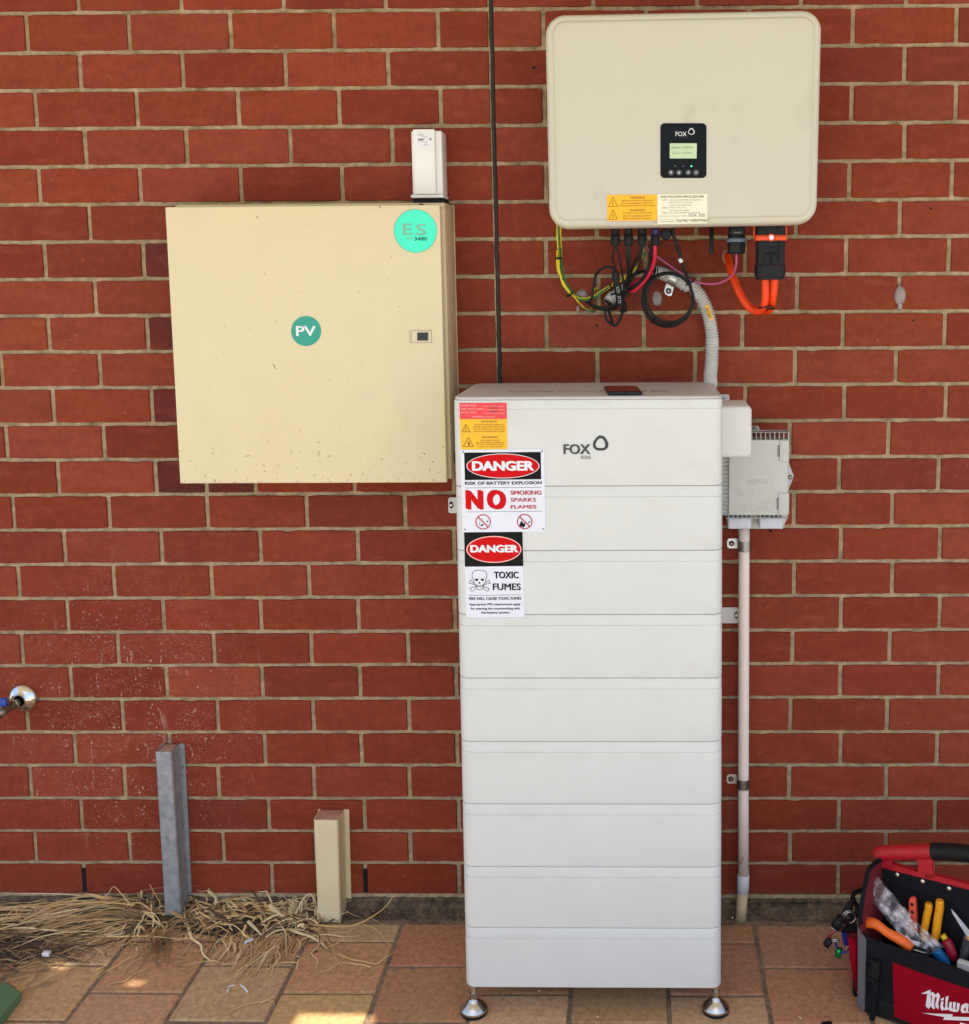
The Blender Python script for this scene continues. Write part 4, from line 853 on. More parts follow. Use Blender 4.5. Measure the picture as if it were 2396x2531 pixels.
# earth wires
e = onY(*Z5(215, 100), -.1); earth = thing('earth_wire_bundle', (e.x, -.06, e.z), 'green and yellow earth wires tied together, looping down from the left corner of the inverter', 'cable')
striped('wire', earth, P5((192, 60, -.10), (190, 200, -.09), (205, 420, -.07), (212, 600, -.055), (255, 800, -.045), (350, 925, -.04), (480, 990, -.038), (600, 985, -.04), (760, 880, -.045), (880, 800, -.05), (1010, 730, -.05), (1120, 640, -.055), (1200, 520, -.06), (1260, 360, -.09)), .0027, 0)
striped('wire', earth, P5((228, 60, -.10), (225, 200, -.09), (235, 420, -.065), (240, 580, -.05), (290, 770, -.04), (375, 900, -.035), (490, 965, -.033), (620, 950, -.035), (780, 850, -.04), (900, 780, -.045), (1040, 690, -.05), (1150, 600, -.055), (1180, 560, -.06)), .0025, 4)
striped('wire', earth, P5((206, 60, -.105), (208, 220, -.10), (220, 430, -.075), (215, 560, -.06), (235, 720, -.048), (310, 860, -.045), (400, 960, -.04), (470, 1050, -.03), (540, 1110, -.02), (620, 1132, -.006), (640, 1128, .004)), .0024, 7)
striped('wire', earth, P5((192, 380, -.085), (185, 470, -.07), (188, 600, -.055), (206, 680, -.05)), .0022, 2)
striped('wire', earth, P5((620, 940, -.028), (650, 860, -.02), (690, 850, -.015), (695, 900, -.012), (650, 1030, -.01), (600, 1110, -.006)), .0016, 2)
for x, y, r_, ax, tl in ((212, 487, .0068, (0, 0, 1), (-1, 0, 0)), (350, 925, .0075, (.6, 0, -.7), (-1, 0, -.4)), (845, 835, .0068, (.8, 0, .5), (0, 0, -1))): tie(earth, onY(*Z5(x, y), -.045 if y > 500 else -.075), r_, ax, tl)
# black solar and communication leads
e = onY(*Z5(950, 600), -.1); blk = thing('black_lead_bundle', (e.x, -.1, e.z), 'bunch of thin black leads hanging from the inverter plugs with in-line connectors', 'cable')
for pts, r_ in (
    (((890, 320, -.135), (870, 420, -.13), (862, 500, -.12), (890, 590, -.11), (915, 700, -.10), (925, 850, -.095)), .0024),
    (((905, 320, -.135), (930, 430, -.13), (965, 580, -.115), (985, 700, -.10), (1000, 820, -.09), (1000, 930, -.085)), .0024),
    (((1045, 320, -.135), (1048, 450, -.13), (1060, 600, -.115), (1050, 720, -.10), (1010, 850, -.085), (985, 980, -.085), (980, 1100, -.08)), .0042),
    (((1062, 320, -.135), (1070, 450, -.13), (1072, 600, -.115), (1060, 720, -.095), (1025, 840, -.08), (1000, 960, -.08)), .0034),
    (((1215, 320, -.135), (1190, 420, -.13), (1130, 550, -.115), (1080, 680, -.10), (1035, 790, -.09), (1005, 900, -.08)), .0032),
    (((1235, 320, -.135), (1215, 430, -.13), (1175, 600, -.115), (1110, 720, -.10), (1060, 800, -.09), (1030, 900, -.085), (975, 1040, -.09), (960, 1140, -.085)), .0028),
    (((905, 655, -.105), (870, 610, -.10), (800, 590, -.095), (715, 620, -.085), (655, 700, -.075), (630, 830, -.07), (612, 950, -.065), (585, 1010, -.06), (540, 1020, -.05)), .0031),
    (((540, 1020, -.05), (620, 1060, -.06), (720, 1085, -.07), (820, 1080, -.075), (900, 1045, -.085), (930, 1000, -.09)), .0034),
    (((560, 1030, -.045), (650, 1085, -.05), (780, 1115, -.055), (880, 1100, -.07), (930, 1060, -.085)), .0034),
    (((790, 1110, -.06), (775, 1170, -.06), (790, 1240, -.06), (850, 1290, -.065), (905, 1300, -.07), (955, 1220, -.075), (985, 1130, -.08), (1010, 1030, -.085)), .0032),
    (((815, 1000, -.05), (820, 1080, -.055), (825, 1150, -.06), (845, 1220, -.065), (860, 1275, -.07)), .0036),
    (((1370, 640, -.055), (1270, 640, -.06), (1180, 660, -.07), (1100, 700, -.08), (1040, 780, -.085), (1010, 880, -.085)), .0038),
    (((1350, 690, -.05), (1250, 760, -.055), (1160, 820, -.06), (1060, 860, -.07)), .0036),
    (((1330, 320, -.125), (1330, 420, -.12), (1320, 540, -.11), (1270, 670, -.10), (1190, 780, -.085), (1090, 850, -.075), (1040, 870, -.07)), .0040)):
    cable('lead', blk, P5(*pts), r_, M_CABK)
def inline(par, a, b_, r_):
    mb = MB(); A, B = Vector(a), Vector(b_); d = B-A; L = d.length
    mb.lathe(A, d, [(0, r_*.6), (.001, r_), (L*.28, r_), (L*.30, r_*.75), (L*.34, r_*.75), (L*.36, r_*1.05), (L*.62, r_*1.05), (L*.64, r_*.8), (L*.70, r_*.8), (L*.72, r_), (L-.001, r_*.95), (L, r_*.5)], M_BLACK, 14)
    t = d.cross(Vector((0, 1, 0))).normalized(); return autosmooth(mb.build('inline_connector', par), 40)
il = inline(blk, onY(*Z5(890, 645), -.105), onY(*Z5(960, 1060), -.095), .0085)
inline(blk, onY(*Z5(990, 1020), -.088), onY(*Z5(1000, 1140), -.08), .0075)
mb = MB(); ISf = Surf((0, -.1095, 0), (1, 0, 0), (0, 0, 1))
for q in ([(910, 840), (935, 835), (945, 900), (925, 905)], [(925, 950), (955, 950), (960, 975), (930, 975)], [(935, 1000), (960, 998), (962, 1025), (938, 1028)]): mb.stroke(ISf, L_(ISf, Z5, q), .0009, 0, mat('print_light_grey', (0, 0, 0)), closed=True)
mb.build('printed_mark', il)
tie(blk, onY(*Z5(1000, 915), -.083), .011, (0.2, 0, 1), (1, 0, 0)); tie(blk, onY(*Z5(905, 925), -.1), .009, (.2, 0, 1), (-1, 0, 0))
# red
e = onY(*Z5(1350, 500), -.1); o = cable('red_cable', None, P5((1378, 320, -.135), (1380, 430, -.13), (1368, 530, -.12), (1330, 640, -.105), (1270, 740, -.09), (1190, 830, -.08), (1120, 885, -.075), (1060, 885, -.07), (1040, 860, -.065), (1110, 800, -.055), (1200, 730, -.05)), .0043, M_CABR)
tag(o, 'thick crimson red cable curving down from the fourth plug under the inverter', 'cable')
# pink
o = cable('pink_cable', None, P5((1265, 345, -.11), (1330, 410, -.09), (1420, 475, -.075), (1540, 560, -.07), (1660, 640, -.068), (1760, 700, -.066))+P6((60, 960, -.068), (160, 985, -.07), (300, 1010, -.075), (450, 1005, -.085), (600, 950, -.10), (700, 860, -.12), (750, 730, -.14), (758, 540, -.15)), .0024, M_CABP)
tag(o, 'thin pink cable running from the coil of black cable up to the plug marked FRONT', 'cable')
# coil
e = onY(*Z5(1540, 1000), -.08); coil = thing('coiled_cable', (e.x, -.08, e.z), 'spare black cable wound in a round coil and tied, hanging below the inverter', 'cable')
for k, (rx, ry, dx, dy, Y) in enumerate(((312, 330, 1535, 990, -.085), (300, 312, 1548, 985, -.092), (282, 300, 1560, 965, -.098))):
    pts = [(dx+rx*math.cos(R(t)), dy+ry*math.sin(R(t)), Y+.004*math.sin(R(t*2+k*50))) for t in range(0, 361, 15)]; cable('loop', coil, P5(*pts), .0030, M_CABK, n=5)
cable('lead', coil, P5((1590, 110, -.13), (1600, 180, -.13), (1640, 300, -.125), (1685, 440, -.115), (1720, 580, -.11), (1765, 700, -.10), (1800, 790, -.095), (1830, 900, -.092)), .0040, M_CABK)
a, b_ = P5((1682, 488, -.1145), (1706, 535, -.1135)); mb = MB(); mb.tube([a, b_], .0046, I_WHITE, 12); mb.build('white_sleeve', coil)
tie(coil, onY(*Z5(1800, 790), -.094), .009, (.5, 0, -.8), (1, 0, .6)); tie(coil, onY(*Z5(1365, 1235), -.093), .009, (.75, 0, -.6), (0, 0, 1))
# orange
for pts, lb in ((((605, 560, .002), (640, 700, -.03), (690, 880, -.055), (770, 1080, -.075), (870, 1270, -.09), (980, 1400, -.10), (1080, 1435, -.112), (1150, 1400, -.125), (1195, 1300, -.14), (1205, 1100, -.15), (1200, 930, -.152)), 'orange cable curving from the wall up into the left side of the big black plug'),
                (((615, 560, .004), (650, 710, -.018), (700, 880, -.036), (780, 1080, -.052), (880, 1265, -.066), (985, 1385, -.078), (1080, 1415, -.086), (1180, 1425, -.09), (1255, 1420, -.105), (1292, 1360, -.12), (1325, 1200, -.14), (1345, 1000, -.15), (1345, 930, -.152)), 'orange cable on the right of the pair under the big black plug')):
    tag(cable('orange_cable', None, P6(*pts), .0083, M_CABO, 14), lb, 'cable', 'orange power cables under the inverter')
tie_o = tie(None, onY(*Z6(1222, 1390), -.128), .0175, (0, .25, 1), (0, 1, 0), mat('dark_tie', (.05, .008, .006), .5)); tie_o.name = 'cable_tie'; tag(tie_o, 'dark cable tie binding the two orange cables near the bottom of their loop', 'cable tie')
# corrugated conduit
M_COND = mat('grey_conduit', lin((204, 201, 193)), .5, var=.05)
def corr(name, pts, r_, pitch, label_, parent=None):
    P = smoothpath(pts, 14); Ls = [0]
    for a, b in zip(P, P[1:]): Ls.append(Ls[-1]+(b-a).length)
    n = int(Ls[-1]/pitch*6); Q = []; rad = []; j = 0
    for k in range(n+1):
        s_ = Ls[-1]*k/n
        while j < len(P)-2 and Ls[j+1] < s_: j += 1
        t = (s_-Ls[j])/max(Ls[j+1]-Ls[j], 1e-9); Q.append(P[j].lerp(P[j+1], t)); rad.append(r_*(1-.20*(1 if (k % 6) in (3, 4) else (.6 if (k % 6) in (2, 5) else 0))))
    mb = MB(); mb.tube(Q, rad, M_COND, 18, False); mb.tube([Q[0]+(Q[1]-Q[0])*.5, Q[2], Q[6]], r_*.86, M_HOLE, 18)
    o = mb.build(name, parent); return o
co = corr('corrugated_conduit', P5((1375, 652, -.045), (1450, 665, -.042), (1560, 705, -.036), (1660, 755, -.030), (1760, 815, -.028))+P6((60, 1040, -.028), (150, 1130, -.028), (225, 1250, -.030), (290, 1390, -.032), (335, 1540, -.034), (368, 1720, -.036), (383, 1860, -.038))+P3((1117, 850, -.045), (1114, 950, -.055), (1106, 1040, -.07), (1104, 1100, -.085))+[Vector((1.668, -.10, 1.27))], .0160, .0064, None)
tag(co, 'grey corrugated conduit curving from the cables down behind the battery stack', 'conduit')
mb = MB(); q = [(265, 1345), (318, 1325), (400, 1560), (348, 1580)]; S_ = Surf((0, -.049, 0), (1, 0, 0), (0, 0, 1)); mb.prism(S_, L_(S_, Z6, q), -.0005, .0005, I_YEL); lo = mb.build('conduit_label', co)
mb = MB(); a = Vector(S_.ab(*Z6(310, 1385))); b_ = Vector(S_.ab(*Z6(362, 1540))); d = b_-a; LL = d.length; TSf = Surf(S_.pt(a.x-.002, a.y-.0, .0), (d.x, 0, d.y), (-d.y*-1 if 0 else -d.y, 0, d.x)); 
TSf.n = Vector((0, -1, 0)); mb.text(TSf, 'BATTERY', 0, -.0035, LL, .0035, .0009, I_BROWN, .01); mb.build('lettering', lo)
sc = corr('corrugated_conduit', P5((808, 1030, -.045), (850, 970, -.04), (900, 925, -.03), (950, 890, -.018), (1000, 870, .0)), .0135, .0050, None)
tag(sc, 'short grey corrugated conduit stub out of the wall behind the black leads', 'conduit')
# saddle clips
M_GALV = mat('galvanised_clip', (.58, .58, .57), .35, .9, var=.12, scale=120)
def saddle(p, r_, ax, side, wd, lab, sc_r=.004, strap_m=None):
    strap_m = strap_m or M_GALV
    """strap half round a pipe at p (centre) with a tab that is screwed to the wall"""
    th = thing('saddle_clip', (p[0], -.002, p[2]), lab, 'pipe clip', 'saddle clips fixed to the wall')
    a = Vector(ax).normalized(); s_ = Vector(side).normalized(); o_ = Vector((0, -1, 0)); P = Vector(p); mb = MB(); rings = []
    for t in range(-90, 91, 12):
        c_ = P+(s_*math.sin(R(t))*(r_+.001)+o_*math.cos(R(t))*(r_+.001)); d_ = (s_*math.sin(R(t))+o_*math.cos(R(t)))*.0013
        rings.append([c_-a*wd/2, c_+a*wd/2, c_+a*wd/2+d_, c_-a*wd/2+d_])
    base = [rings[-1][i]*1 for i in range(4)]
    mb.loft(rings, strap_m, True, True, False)
    yw = -.0022
    q0 = P+s_*(r_+.0005); q1 = P+s_*(r_+.026); c = []
    pl = [q0-a*wd/2, q1-a*wd/2-s_*.004, q1-a*wd*.25, q1+a*wd*.25, q1+a*wd/2-s_*.004, q0+a*wd/2]
    # leg from the strap to the wall, then the tab on the wall
    mb.loft([[Vector((v.x, min(P.y, yw-.0005), v.z)) for v in (q0-a*wd/2, q0+a*wd/2, q0+a*wd/2+s_*.0012, q0-a*wd/2+s_*.0012)], [Vector((v.x, yw, v.z)) for v in (q0-a*wd/2, q0+a*wd/2, q0+a*wd/2+s_*.0012, q0-a*wd/2+s_*.0012)]], M_GALV, smooth=False)
    mb.loft([[Vector((v.x, yw, v.z)) for v in pl], [Vector((v.x, yw-.0013, v.z)) for v in pl]], M_GALV, smooth=False); mb.build('strap', th)
    s = P+s_*(r_+.0155); h = MB(); h.lathe((s.x, yw-.0013, s.z), (0, -1, 0), [(0, .0068), (.0006, .0068), (.0008, sc_r), (.003, sc_r), (.0042, sc_r*.6)], M_DARKST, 14); h.build('screw', th); return th
e = onY(*Z5(1592, 722), -.035); saddle((e.x, -.033, e.z), .0162, (.88, 0, -.45), (-.25, 0, -.97), .020, 'galvanised clip holding the corrugated conduit, screwed below it beside the black coil')
# pipe
M_PIPE = mat('pink_white_pvc', lin((246, 229, 217)), .5, var=.04, scale=25, col2=lin((216, 190, 174)), fac=(.62, .8))
M_PIPE2 = mat('cream_pvc', lin((205, 184, 146)), .55, var=.08, scale=30)
M_PIPE3 = mat('coupling_pvc', lin((214, 218, 226)), .45, var=.06, scale=60)
ZP = Zm(1740, 1900, 4.955); ZQ = Zm(1740, 940, 3.197); PYY = -.030
pa, pb = onY(*ZQ(320, 1160), PYY), onY(*ZP(488, 1300), PYY)
pipe = thing('conduit_pipe', (pb.x, PYY, GZ), 'pale pinkish upright plastic pipe running from the junction box down to the paving', 'pipe')
mb = MB(); mb.tube([pa, (onY(*ZQ(318, 1600), PYY)), (onY(*ZP(485, 400), PYY)), pb], .0131, M_PIPE, 22); mb.build('pipe_length', pipe)
c0, c1 = onY(*ZP(486, 1298), PYY), onY(*ZP(478, 1520), PYY); mb = MB(); mb.lathe(c1, c0-c1, [(0, .0135), (.0005, .0148), ((c0-c1).length-.0005, .0150), ((c0-c1).length, .0135)], M_PIPE3, 22); mb.build('coupling', pipe)
d1 = onG(*ZP(455, 1838)); mb = MB(); mb.tube([c1+Vector((0, 0, .01)), Vector((d1.x, max(min(d1.y, -.035), -.06), gz(d1.y)-.006))], .0134, M_PIPE2, 22); mb.build('lower_length', pipe)
mb = MB(); a, b_ = onY(*ZP(492, 1080), PYY-.0133), onY(*ZP(440, 1175), PYY-.0125); mb.tube(smoothpath([a, (a+b_)/2+Vector((.001, 0, 0)), b_], 4), .0006, M_HOLE, 5); mb.build('scratch', pipe)
for conv, y, lb in ((ZQ, 1308, 'upper steel clip on the pink pipe, just below the junction box'), (ZP, 182, 'lower steel clip on the pink pipe, a little above the tool bag')):
    e = onY(*conv(322 if conv is ZQ else 487, y), PYY); saddle((e.x, PYY, e.z), .0133, (0, 0, 1), (-1, 0, 0), .024, lb, .0036, M_DARKST)

# ================================================================== JUNCTION BOX
M_JB = mat('grey_box_plastic', lin((204, 205, 200)), .5, var=.03, scale=30, col2=lin((170, 164, 152)), fac=(.58, .8))
JY = -.085; JS = Surf((0, JY, 0), (1, 0, 0), (0, 0, 1)); ZJ = Zm(1790, 1050, 7.622)
ja, jb = JS.ab(*ZJ(100, 290)), JS.ab(*ZJ(1175, 1700)); jx0, jz1 = ja; jx1, jz0 = jb
jx1r = JS.ab(*ZJ(1215, 600))[0]; jz1 = JS.ab(*ZJ(600, 288))[1]
jbx = thing('junction_box', ((jx0+jx1)/2, -.04, jz0), 'grey plastic junction box with ribbed edges, partly hidden by the battery cable cover', 'junction box')
mb = MB(); mb.box(jx0+.004, jx1r-.004, -.075, -.012, jz0+.003, jz1-.001, M_JB, .003); mb.build('base', jbx)
mb = MB(); mb.box(jx0, jx1r-.001, JY, JY+.012, jz0, jz1, M_JB, .0012); lidj = mb.build('lid', jbx)
# ribs
mb = MB(); tz = JS.ab(*ZJ(600, 145))[1]; lx = jx0-.019; bz0 = JS.ab(*ZJ(600, 1768))[1]
mb.box(lx, jx1r+.0015, JY+.013, JY+.0145, jz0-.002, jz1+.001, M_JB)
n = 13
for k in range(n+1):
    x = jx0+(jx1r-jx0)*k/n; mb.box(x-.0007, x+.0007, -.045, JY+.004, jz1-.001, tz, M_JB)
    mb.box(x-.0007, x+.0007, -.075, JY+.004, bz0, jz0+.001, M_JB)
mb.box(jx0, jx1r+.002, -.045, JY+.004, tz-.0008, tz+.0008, M_JB, .0004); mb.box(jx0-.006, jx1r+.001, -.075, JY+.003, bz0-.0008, bz0+.0008, M_JB, .0004)
for k in range(20):
    z = jz0+(jz1-jz0)*k/19; mb.box(lx, jx0, -.045, JY+.006, z-.0007, z+.0007, M_JB); mb.box(jx1r-.012, jx1r+.001, -.06, JY+.006, z-.0006, z+.0006, M_JB)
mb.box(lx-.0008, lx+.0008, -.075, JY+.006, jz0, jz1, M_JB); pass
mb.box(jx1r+.0008, jx1r+.002, -.075, JY+.004, JS.ab(*ZJ(600, 700))[1], tz, M_JB, .0003)
mb.build('rib_edge', jbx)
for y0_, y1_, xo in ((292, 690, 1050), (1285, 1680, 1030)):
    a, b_ = JS.ab(*ZJ(xo, y0_)), JS.ab(*ZJ(1222, y1_)); mb = MB(); mb.box(a[0], b_[0], JY-.0035, JY+.03, b_[1], a[1], M_JB, .0008); lt = mb.build('latch', jbx)
    s0, s1 = JS.ab(*ZJ(xo-52, y0_+92)), JS.ab(*ZJ(xo-6, y1_-85)); mb = MB(); SS = JS; mb.sheet(SS, [(s0[0], s1[1]), (s1[0]-.0016, s1[1]), (s1[0]-.0016, s0[1]), (s0[0], s0[1])], .0004, mat('slot_grey', lin((165, 167, 165)), .6)); mb.sheet(SS, [(s1[0]-.0016, s1[1]), (s1[0], s1[1]), (s1[0], s0[1]), (s1[0]-.0016, s0[1])], .0005, M_HOLE); mb.build('slot', lt)
mb = MB(); WSj = Surf((0, -.010, 0), (1, 0, 0), (0, 0, 1)); mb.prism(WSj, L_(WSj, ZJ, [(1150, 690), (1215, 690), (1318, 965), (1205, 1262), (1150, 1262)]), -.007, .0, M_JB, .0005); tb = mb.build('mounting_ear', jbx)
h = MB(); c = WSj.ab(*ZJ(1250, 985)); bolt(h, WSj.pt(*c, .0002), .0033, m=M_DARKST); h.build('screw', tb)
mb = MB(); mb.prism(WSj, L_(WSj, ZJ, [(500, 150), (510, 40), (540, 22), (640, 22), (665, 45), (680, 150)]), -.007, .0, M_JB, .0005); tb = mb.build('mounting_ear', jbx); h = MB(); bolt(h, WSj.pt(*WSj.ab(*ZJ(580, 68)), .0002), .0033, m=M_DARKST); h.build('screw', tb)
mb = MB(); mb.prism(WSj, L_(WSj, ZJ, [(15, 1680), (1210, 1700), (1110, 1960), (90, 1960)]), -.007, .0, M_JB, .0005); mb.build('back_plate', jbx)
ES_ = Surf((0, -.07, 0), (1, 0, 0), (0, 0, 1))
for x0_, x1_ in ((80, 518), (675, 1110)):
    a, b_ = ES_.ab(*ZJ(x0_, 1770)), ES_.ab(*ZJ(x1_, 1965)); mb = MB(); mb.box(a[0], b_[0], -.07, -.011, b_[1], a[1]+.004, M_PIPE3, .004); mb.build('pipe_entry', jbx)
mb = MB(); M_EMBJ = mat('embossed_plastic', lin((180, 181, 177)), .5, var=.02)
mb.text(JS, 'NEMCO', *[JS.ab(*ZJ(440, 1115))[0], JS.ab(*ZJ(440, 1110))[1], JS.ab(*ZJ(828, 1020))[0], JS.ab(*ZJ(828, 1025))[1]], .0004, M_EMBJ, .0)
mb.stroke(JS, L_(JS, ZJ, [(380, 1195), (905, 1195), (905, 780)]), .0006, .0004, M_EMBJ); mb.stroke(JS, L_(JS, ZJ, [(700, 1000), (690, 930), (740, 885), (795, 870), (840, 920), (848, 1010)]), .0007, .0004, M_EMBJ); mb.stroke(JS, L_(JS, ZJ, [(720, 960), (780, 920), (820, 940)]), .0006, .0004, M_EMBJ)
mb.stroke(JS, L_(JS, ZJ, [(565, 1520), (625, 1400), (640, 1420)]), .0008, .0004, M_EMBJ); mb.stroke(JS, L_(JS, ZJ, [(535, 1610), (920, 1610), (930, 1410)]), .0006, .0004, M_EMBJ)
for s_, x0_, x1_, y in (('CAUTION', 700, 895, 1425), ('240 VOLTS', 690, 870, 1480), ('ISOLATE SUPPLY', 600, 860, 1560)): mb.text(JS, s_, JS.ab(*ZJ(x0_, y+15))[0], JS.ab(*ZJ(x0_, y+15))[1], JS.ab(*ZJ(x1_, y-15))[0], JS.ab(*ZJ(x1_, y-15))[1], .0004, M_EMBJ)
mb.build('embossed_lettering', lidj)

# ================================================================== TAP
ZTp = Zm(0, 1600, 7.215); c = onY(*ZTp(400, 920), -.002); tap = thing('garden_tap', (c.x, -.03, c.z), 'chrome garden tap with a blue lever handle on the wall at the left edge', 'tap')
rr_ = abs(onY(*ZTp(640, 920), -.008).x-c.x); mb = MB(); mb.lathe((c.x, -.0, c.z), (0, -1, 0), [(0, rr_), (.0015, rr_), (.004, rr_*.97), (.009, rr_*.86), (.014, rr_*.66), (.018, rr_*.46), (.0195, rr_*.44), (.0185, rr_*.36)], mat('chrome_plate', (.72, .71, .69), .12, 1.0, var=.1, scale=30, col2=(.25, .22, .18), fac=(.6, .8)), 36); mb.build('wall_flange', tap)
mb = MB(); mb.lathe((c.x, -.0, c.z), (0, -1, 0), [(.0185, rr_*.45), (.0205, rr_*.45), (.0207, rr_*.38), (.0185, rr_*.37)], M_DARKST, 30); mb.build('washer', tap)
M_BRASS = mat('weathered_brass', (.34, .29, .20), .4, .9, var=.35, scale=70, col2=(.20, .20, .17), fac=(.5, .7))
cx_ = c.x; mb = MB(); p_ = lambda x, y, Y: onY(*ZTp(x, y), Y)
mb.lathe((c.x-.006, -.015, c.z-.004), (-.25, -1, -.12), [(0, .0125), (.010, .0125), (.012, .0105), (.020, .0105)], M_BRASS, 6, False)
mb.lathe((c.x-.010, -.030, c.z-.006), (-.6, -.7, -.35), [(0, .0095), (.018, .0095), (.020, .0125), (.036, .0125), (.038, .0095), (.055, .0095)], M_BRASS, 20)
mb.tube(smoothpath([(c.x-.028, -.060, c.z-.020), (c.x-.045, -.075, c.z-.030), (c.x-.052, -.08, c.z-.052), (c.x-.053, -.081, c.z-.075)], 5), [.0105]*16, M_BRASS, 16); mb.build('body', tap)
mb = MB(); ha, hb = p_(160, 960, -.062), p_(-160, 990, -.068)
mb.box(hb.x, ha.x, -.076, -.066, ha.z-.010, ha.z+.0105, mat('blue_lever', lin((18, 68, 160)), .35, var=.15), .003); mb.build('lever_handle', tap)
mb = MB(); mb.lathe((c.x-.028, -.052, c.z-.010), (0, -.3, 1), [(0, .006), (.016, .006)], M_BRASS, 12); mb.build('spindle', tap)

# ================================================================== CABLE COVERS (steel and cream channels on the wall)
def channel(name, lab, conv, tl, tr, bl, br, fl0, fl1, depth, m, zb_face, zb_flange, screws, scr_m):
    """hat channel: face from tl..tr at depth, flanges on the wall"""
    Yf = -depth; S_ = Surf((0, Yf, 0), (1, 0, 0), (0, 0, 1)); A, B = S_.ab(*conv(*tl)), S_.ab(*conv(*tr)); Cc, Dd = S_.ab(*conv(*bl)), S_.ab(*conv(*br)); WSx = Surf((0, -.002, 0), (1, 0, 0), (0, 0, 1))
    th = thing(name, ((A[0]+B[0])/2, -depth/2, GZ), lab, 'cable cover', 'cable covers on the wall'); fz0, fz1 = WSx.ab(*conv(*fl0)), WSx.ab(*conv(*fl1))
    ztop_ = (A[1]+B[1])/2; t_ = .0022; mb = MB(); lean = (Cc[0]-A[0]+Dd[0]-B[0])/2; h = A[1]-Cc[1]
    def prof(z, zflange):
        k = (ztop_-z)/h; x0_, x1_ = A[0]+(Cc[0]-A[0])*k, B[0]+(Dd[0]-B[0])*k
        fr_ = fz0[0]+(fz1[0]-fz0[0])*k; fl_ = x0_-(.0045); s_ = .0035
        out = [(fl_, -.001), (x0_-.001, -.001), (x0_, Yf+s_), (x0_+s_*.5, Yf+s_*.35), (x0_+s_, Yf), (x1_-s_, Yf), (x1_-s_*.5, Yf+s_*.35), (x1_, Yf+s_), (x1_+.002, -.0015-.001), (fr_, -.0025), (fr_, -.0005), (x1_+.0, -.0005)]
        inn = [(x1_-t_, Yf+s_+.001), (x1_-s_, Yf+t_), (x0_+s_, Yf+t_), (x0_+t_, Yf+s_+.001), (x0_+t_, 0.0004), (fl_, .0004)]
        return [(x, y, z) for x, y in out+inn]
    zz = [ztop_-(ztop_-zb_flange)*q/10 for q in range(11)]
    rg = [prof(z, zb_flange) for z in zz]; mb.loft(rg, m, True, True, False)
    # the face and its returns run lower than the flanges
    def prof2(z):
        k = (ztop_-z)/h; x0_, x1_ = A[0]+(Cc[0]-A[0])*k, B[0]+(Dd[0]-B[0])*k; s_ = .0035
        out = [(x0_-.001, -.001), (x0_, Yf+s_), (x0_+s_*.5, Yf+s_*.35), (x0_+s_, Yf), (x1_-s_, Yf), (x1_-s_*.5, Yf+s_*.35), (x1_, Yf+s_), (x1_+.002, -.0015)]
        inn = [(x1_-t_, -.0015), (x1_-t_, Yf+s_+.001), (x1_-s_, Yf+t_), (x0_+s_, Yf+t_), (x0_+t_, Yf+s_+.001), (x0_+t_, -.001)]
        return [(x, y, z) for x, y in out+inn]
    r0 = prof2(zb_flange); r1 = prof2(zb_face); mb.loft([r0, r1], m, True, True, False); body = mb.build('channel', th)
    for (x, y) in screws:
        s_ = WSx.ab(*conv(x, y)); q = MB(); q.lathe(WSx.pt(*s_, .0006), (0, -1, 0), [(0, .0048), (.0012, .0045), (.0024, .0025), (.0028, .0004)], scr_m, 14); q.build('screw', th)
    return th, A, B, ztop_, Yf
M_GALVC = mat('galvanised_steel', lin((160, 166, 170)), .42, .30, var=.22, scale=45, col2=lin((182, 190, 196)), fac=(.56, .66))
def _gv(n, l, s):
    v = texn(n, l, 'ShaderNodeTexVoronoi', 70); s = mixc(n, l, ramp(n, l, v.outputs['Color'], .2, .9, 0, .30), s, lin((104, 112, 120)))
    t = texn(n, l, 'ShaderNodeTexNoise', 55, stretch=(1, 1, .14)); return mixc(n, l, ramp(n, l, t.outputs['Fac'], .66, .74, 0, .6), s, lin((212, 216, 216)))
ins(M_GALVC, _gv)
ZC = Zm(340, 1820, 3.967); ZC2 = Zm(740, 1980, 5.828)
G_, A, B, zt1, Yf = channel('steel_channel', 'galvanised steel channel standing against the wall above the dry grass', ZC, (170, 150), (330, 155), (272, 1830), (432, 1830), (462, 108), (543, 1755), .052, M_GALVC, onY(*ZC(350, 1832), -.052).z, onY(*ZC(520, 1758), -.003).z, ((433, 292), (498, 1580)), M_DARKST)
mb = MB(); mb.box(A[0]+.004, B[0]-.004, Yf+.003, -.002, zt1-.008, zt1-.0012, mat('brick_reflect_steel', lin((186, 142, 128)), .8, var=.3), .001); mb.build('top_plug', G_)  # brick red reflected on the channel top is painted into the plug
pcx = (onY(*ZC(385, 1860), -.03)).x; mb = MB(); mb.lathe((pcx, -.032, GZ-.01), (0, 0, 1), [(0, .010), (.08, .010)], mat('rusty_pipe', lin((168, 84, 60)), .8, var=.3), 14); mb.build('inner_pipe', G_)
M_CREAMC = mat('cream_paint', lin((226, 209, 168)), .45, var=.04, scale=14, bump=.25, bscale=160, col2=lin((196, 170, 126)), fac=(.66, .82))
G2, A, B, zt2_, Yf = channel('cream_channel', 'short cream painted metal channel on the wall at the right end of the dry grass', ZC2, (205, 275), (555, 275), (268, 1730), (595, 1770), (718, 155), (755, 1590), .060, M_CREAMC, onY(*ZC2(430, 1752), -.060).z, onY(*ZC2(700, 1602), -.003).z, ((672, 430),), M_CREAMC)
mb = MB(); mb.box(A[0]+.003, B[0]-.003, Yf+.003, -.002, zt2_-.008, zt2_-.0012, mat('brick_reflect_cream', lin((196, 148, 124)), .85, var=.2), .001); mb.build('top_plug', G2)  # plug painted with the brick red that this top reflects

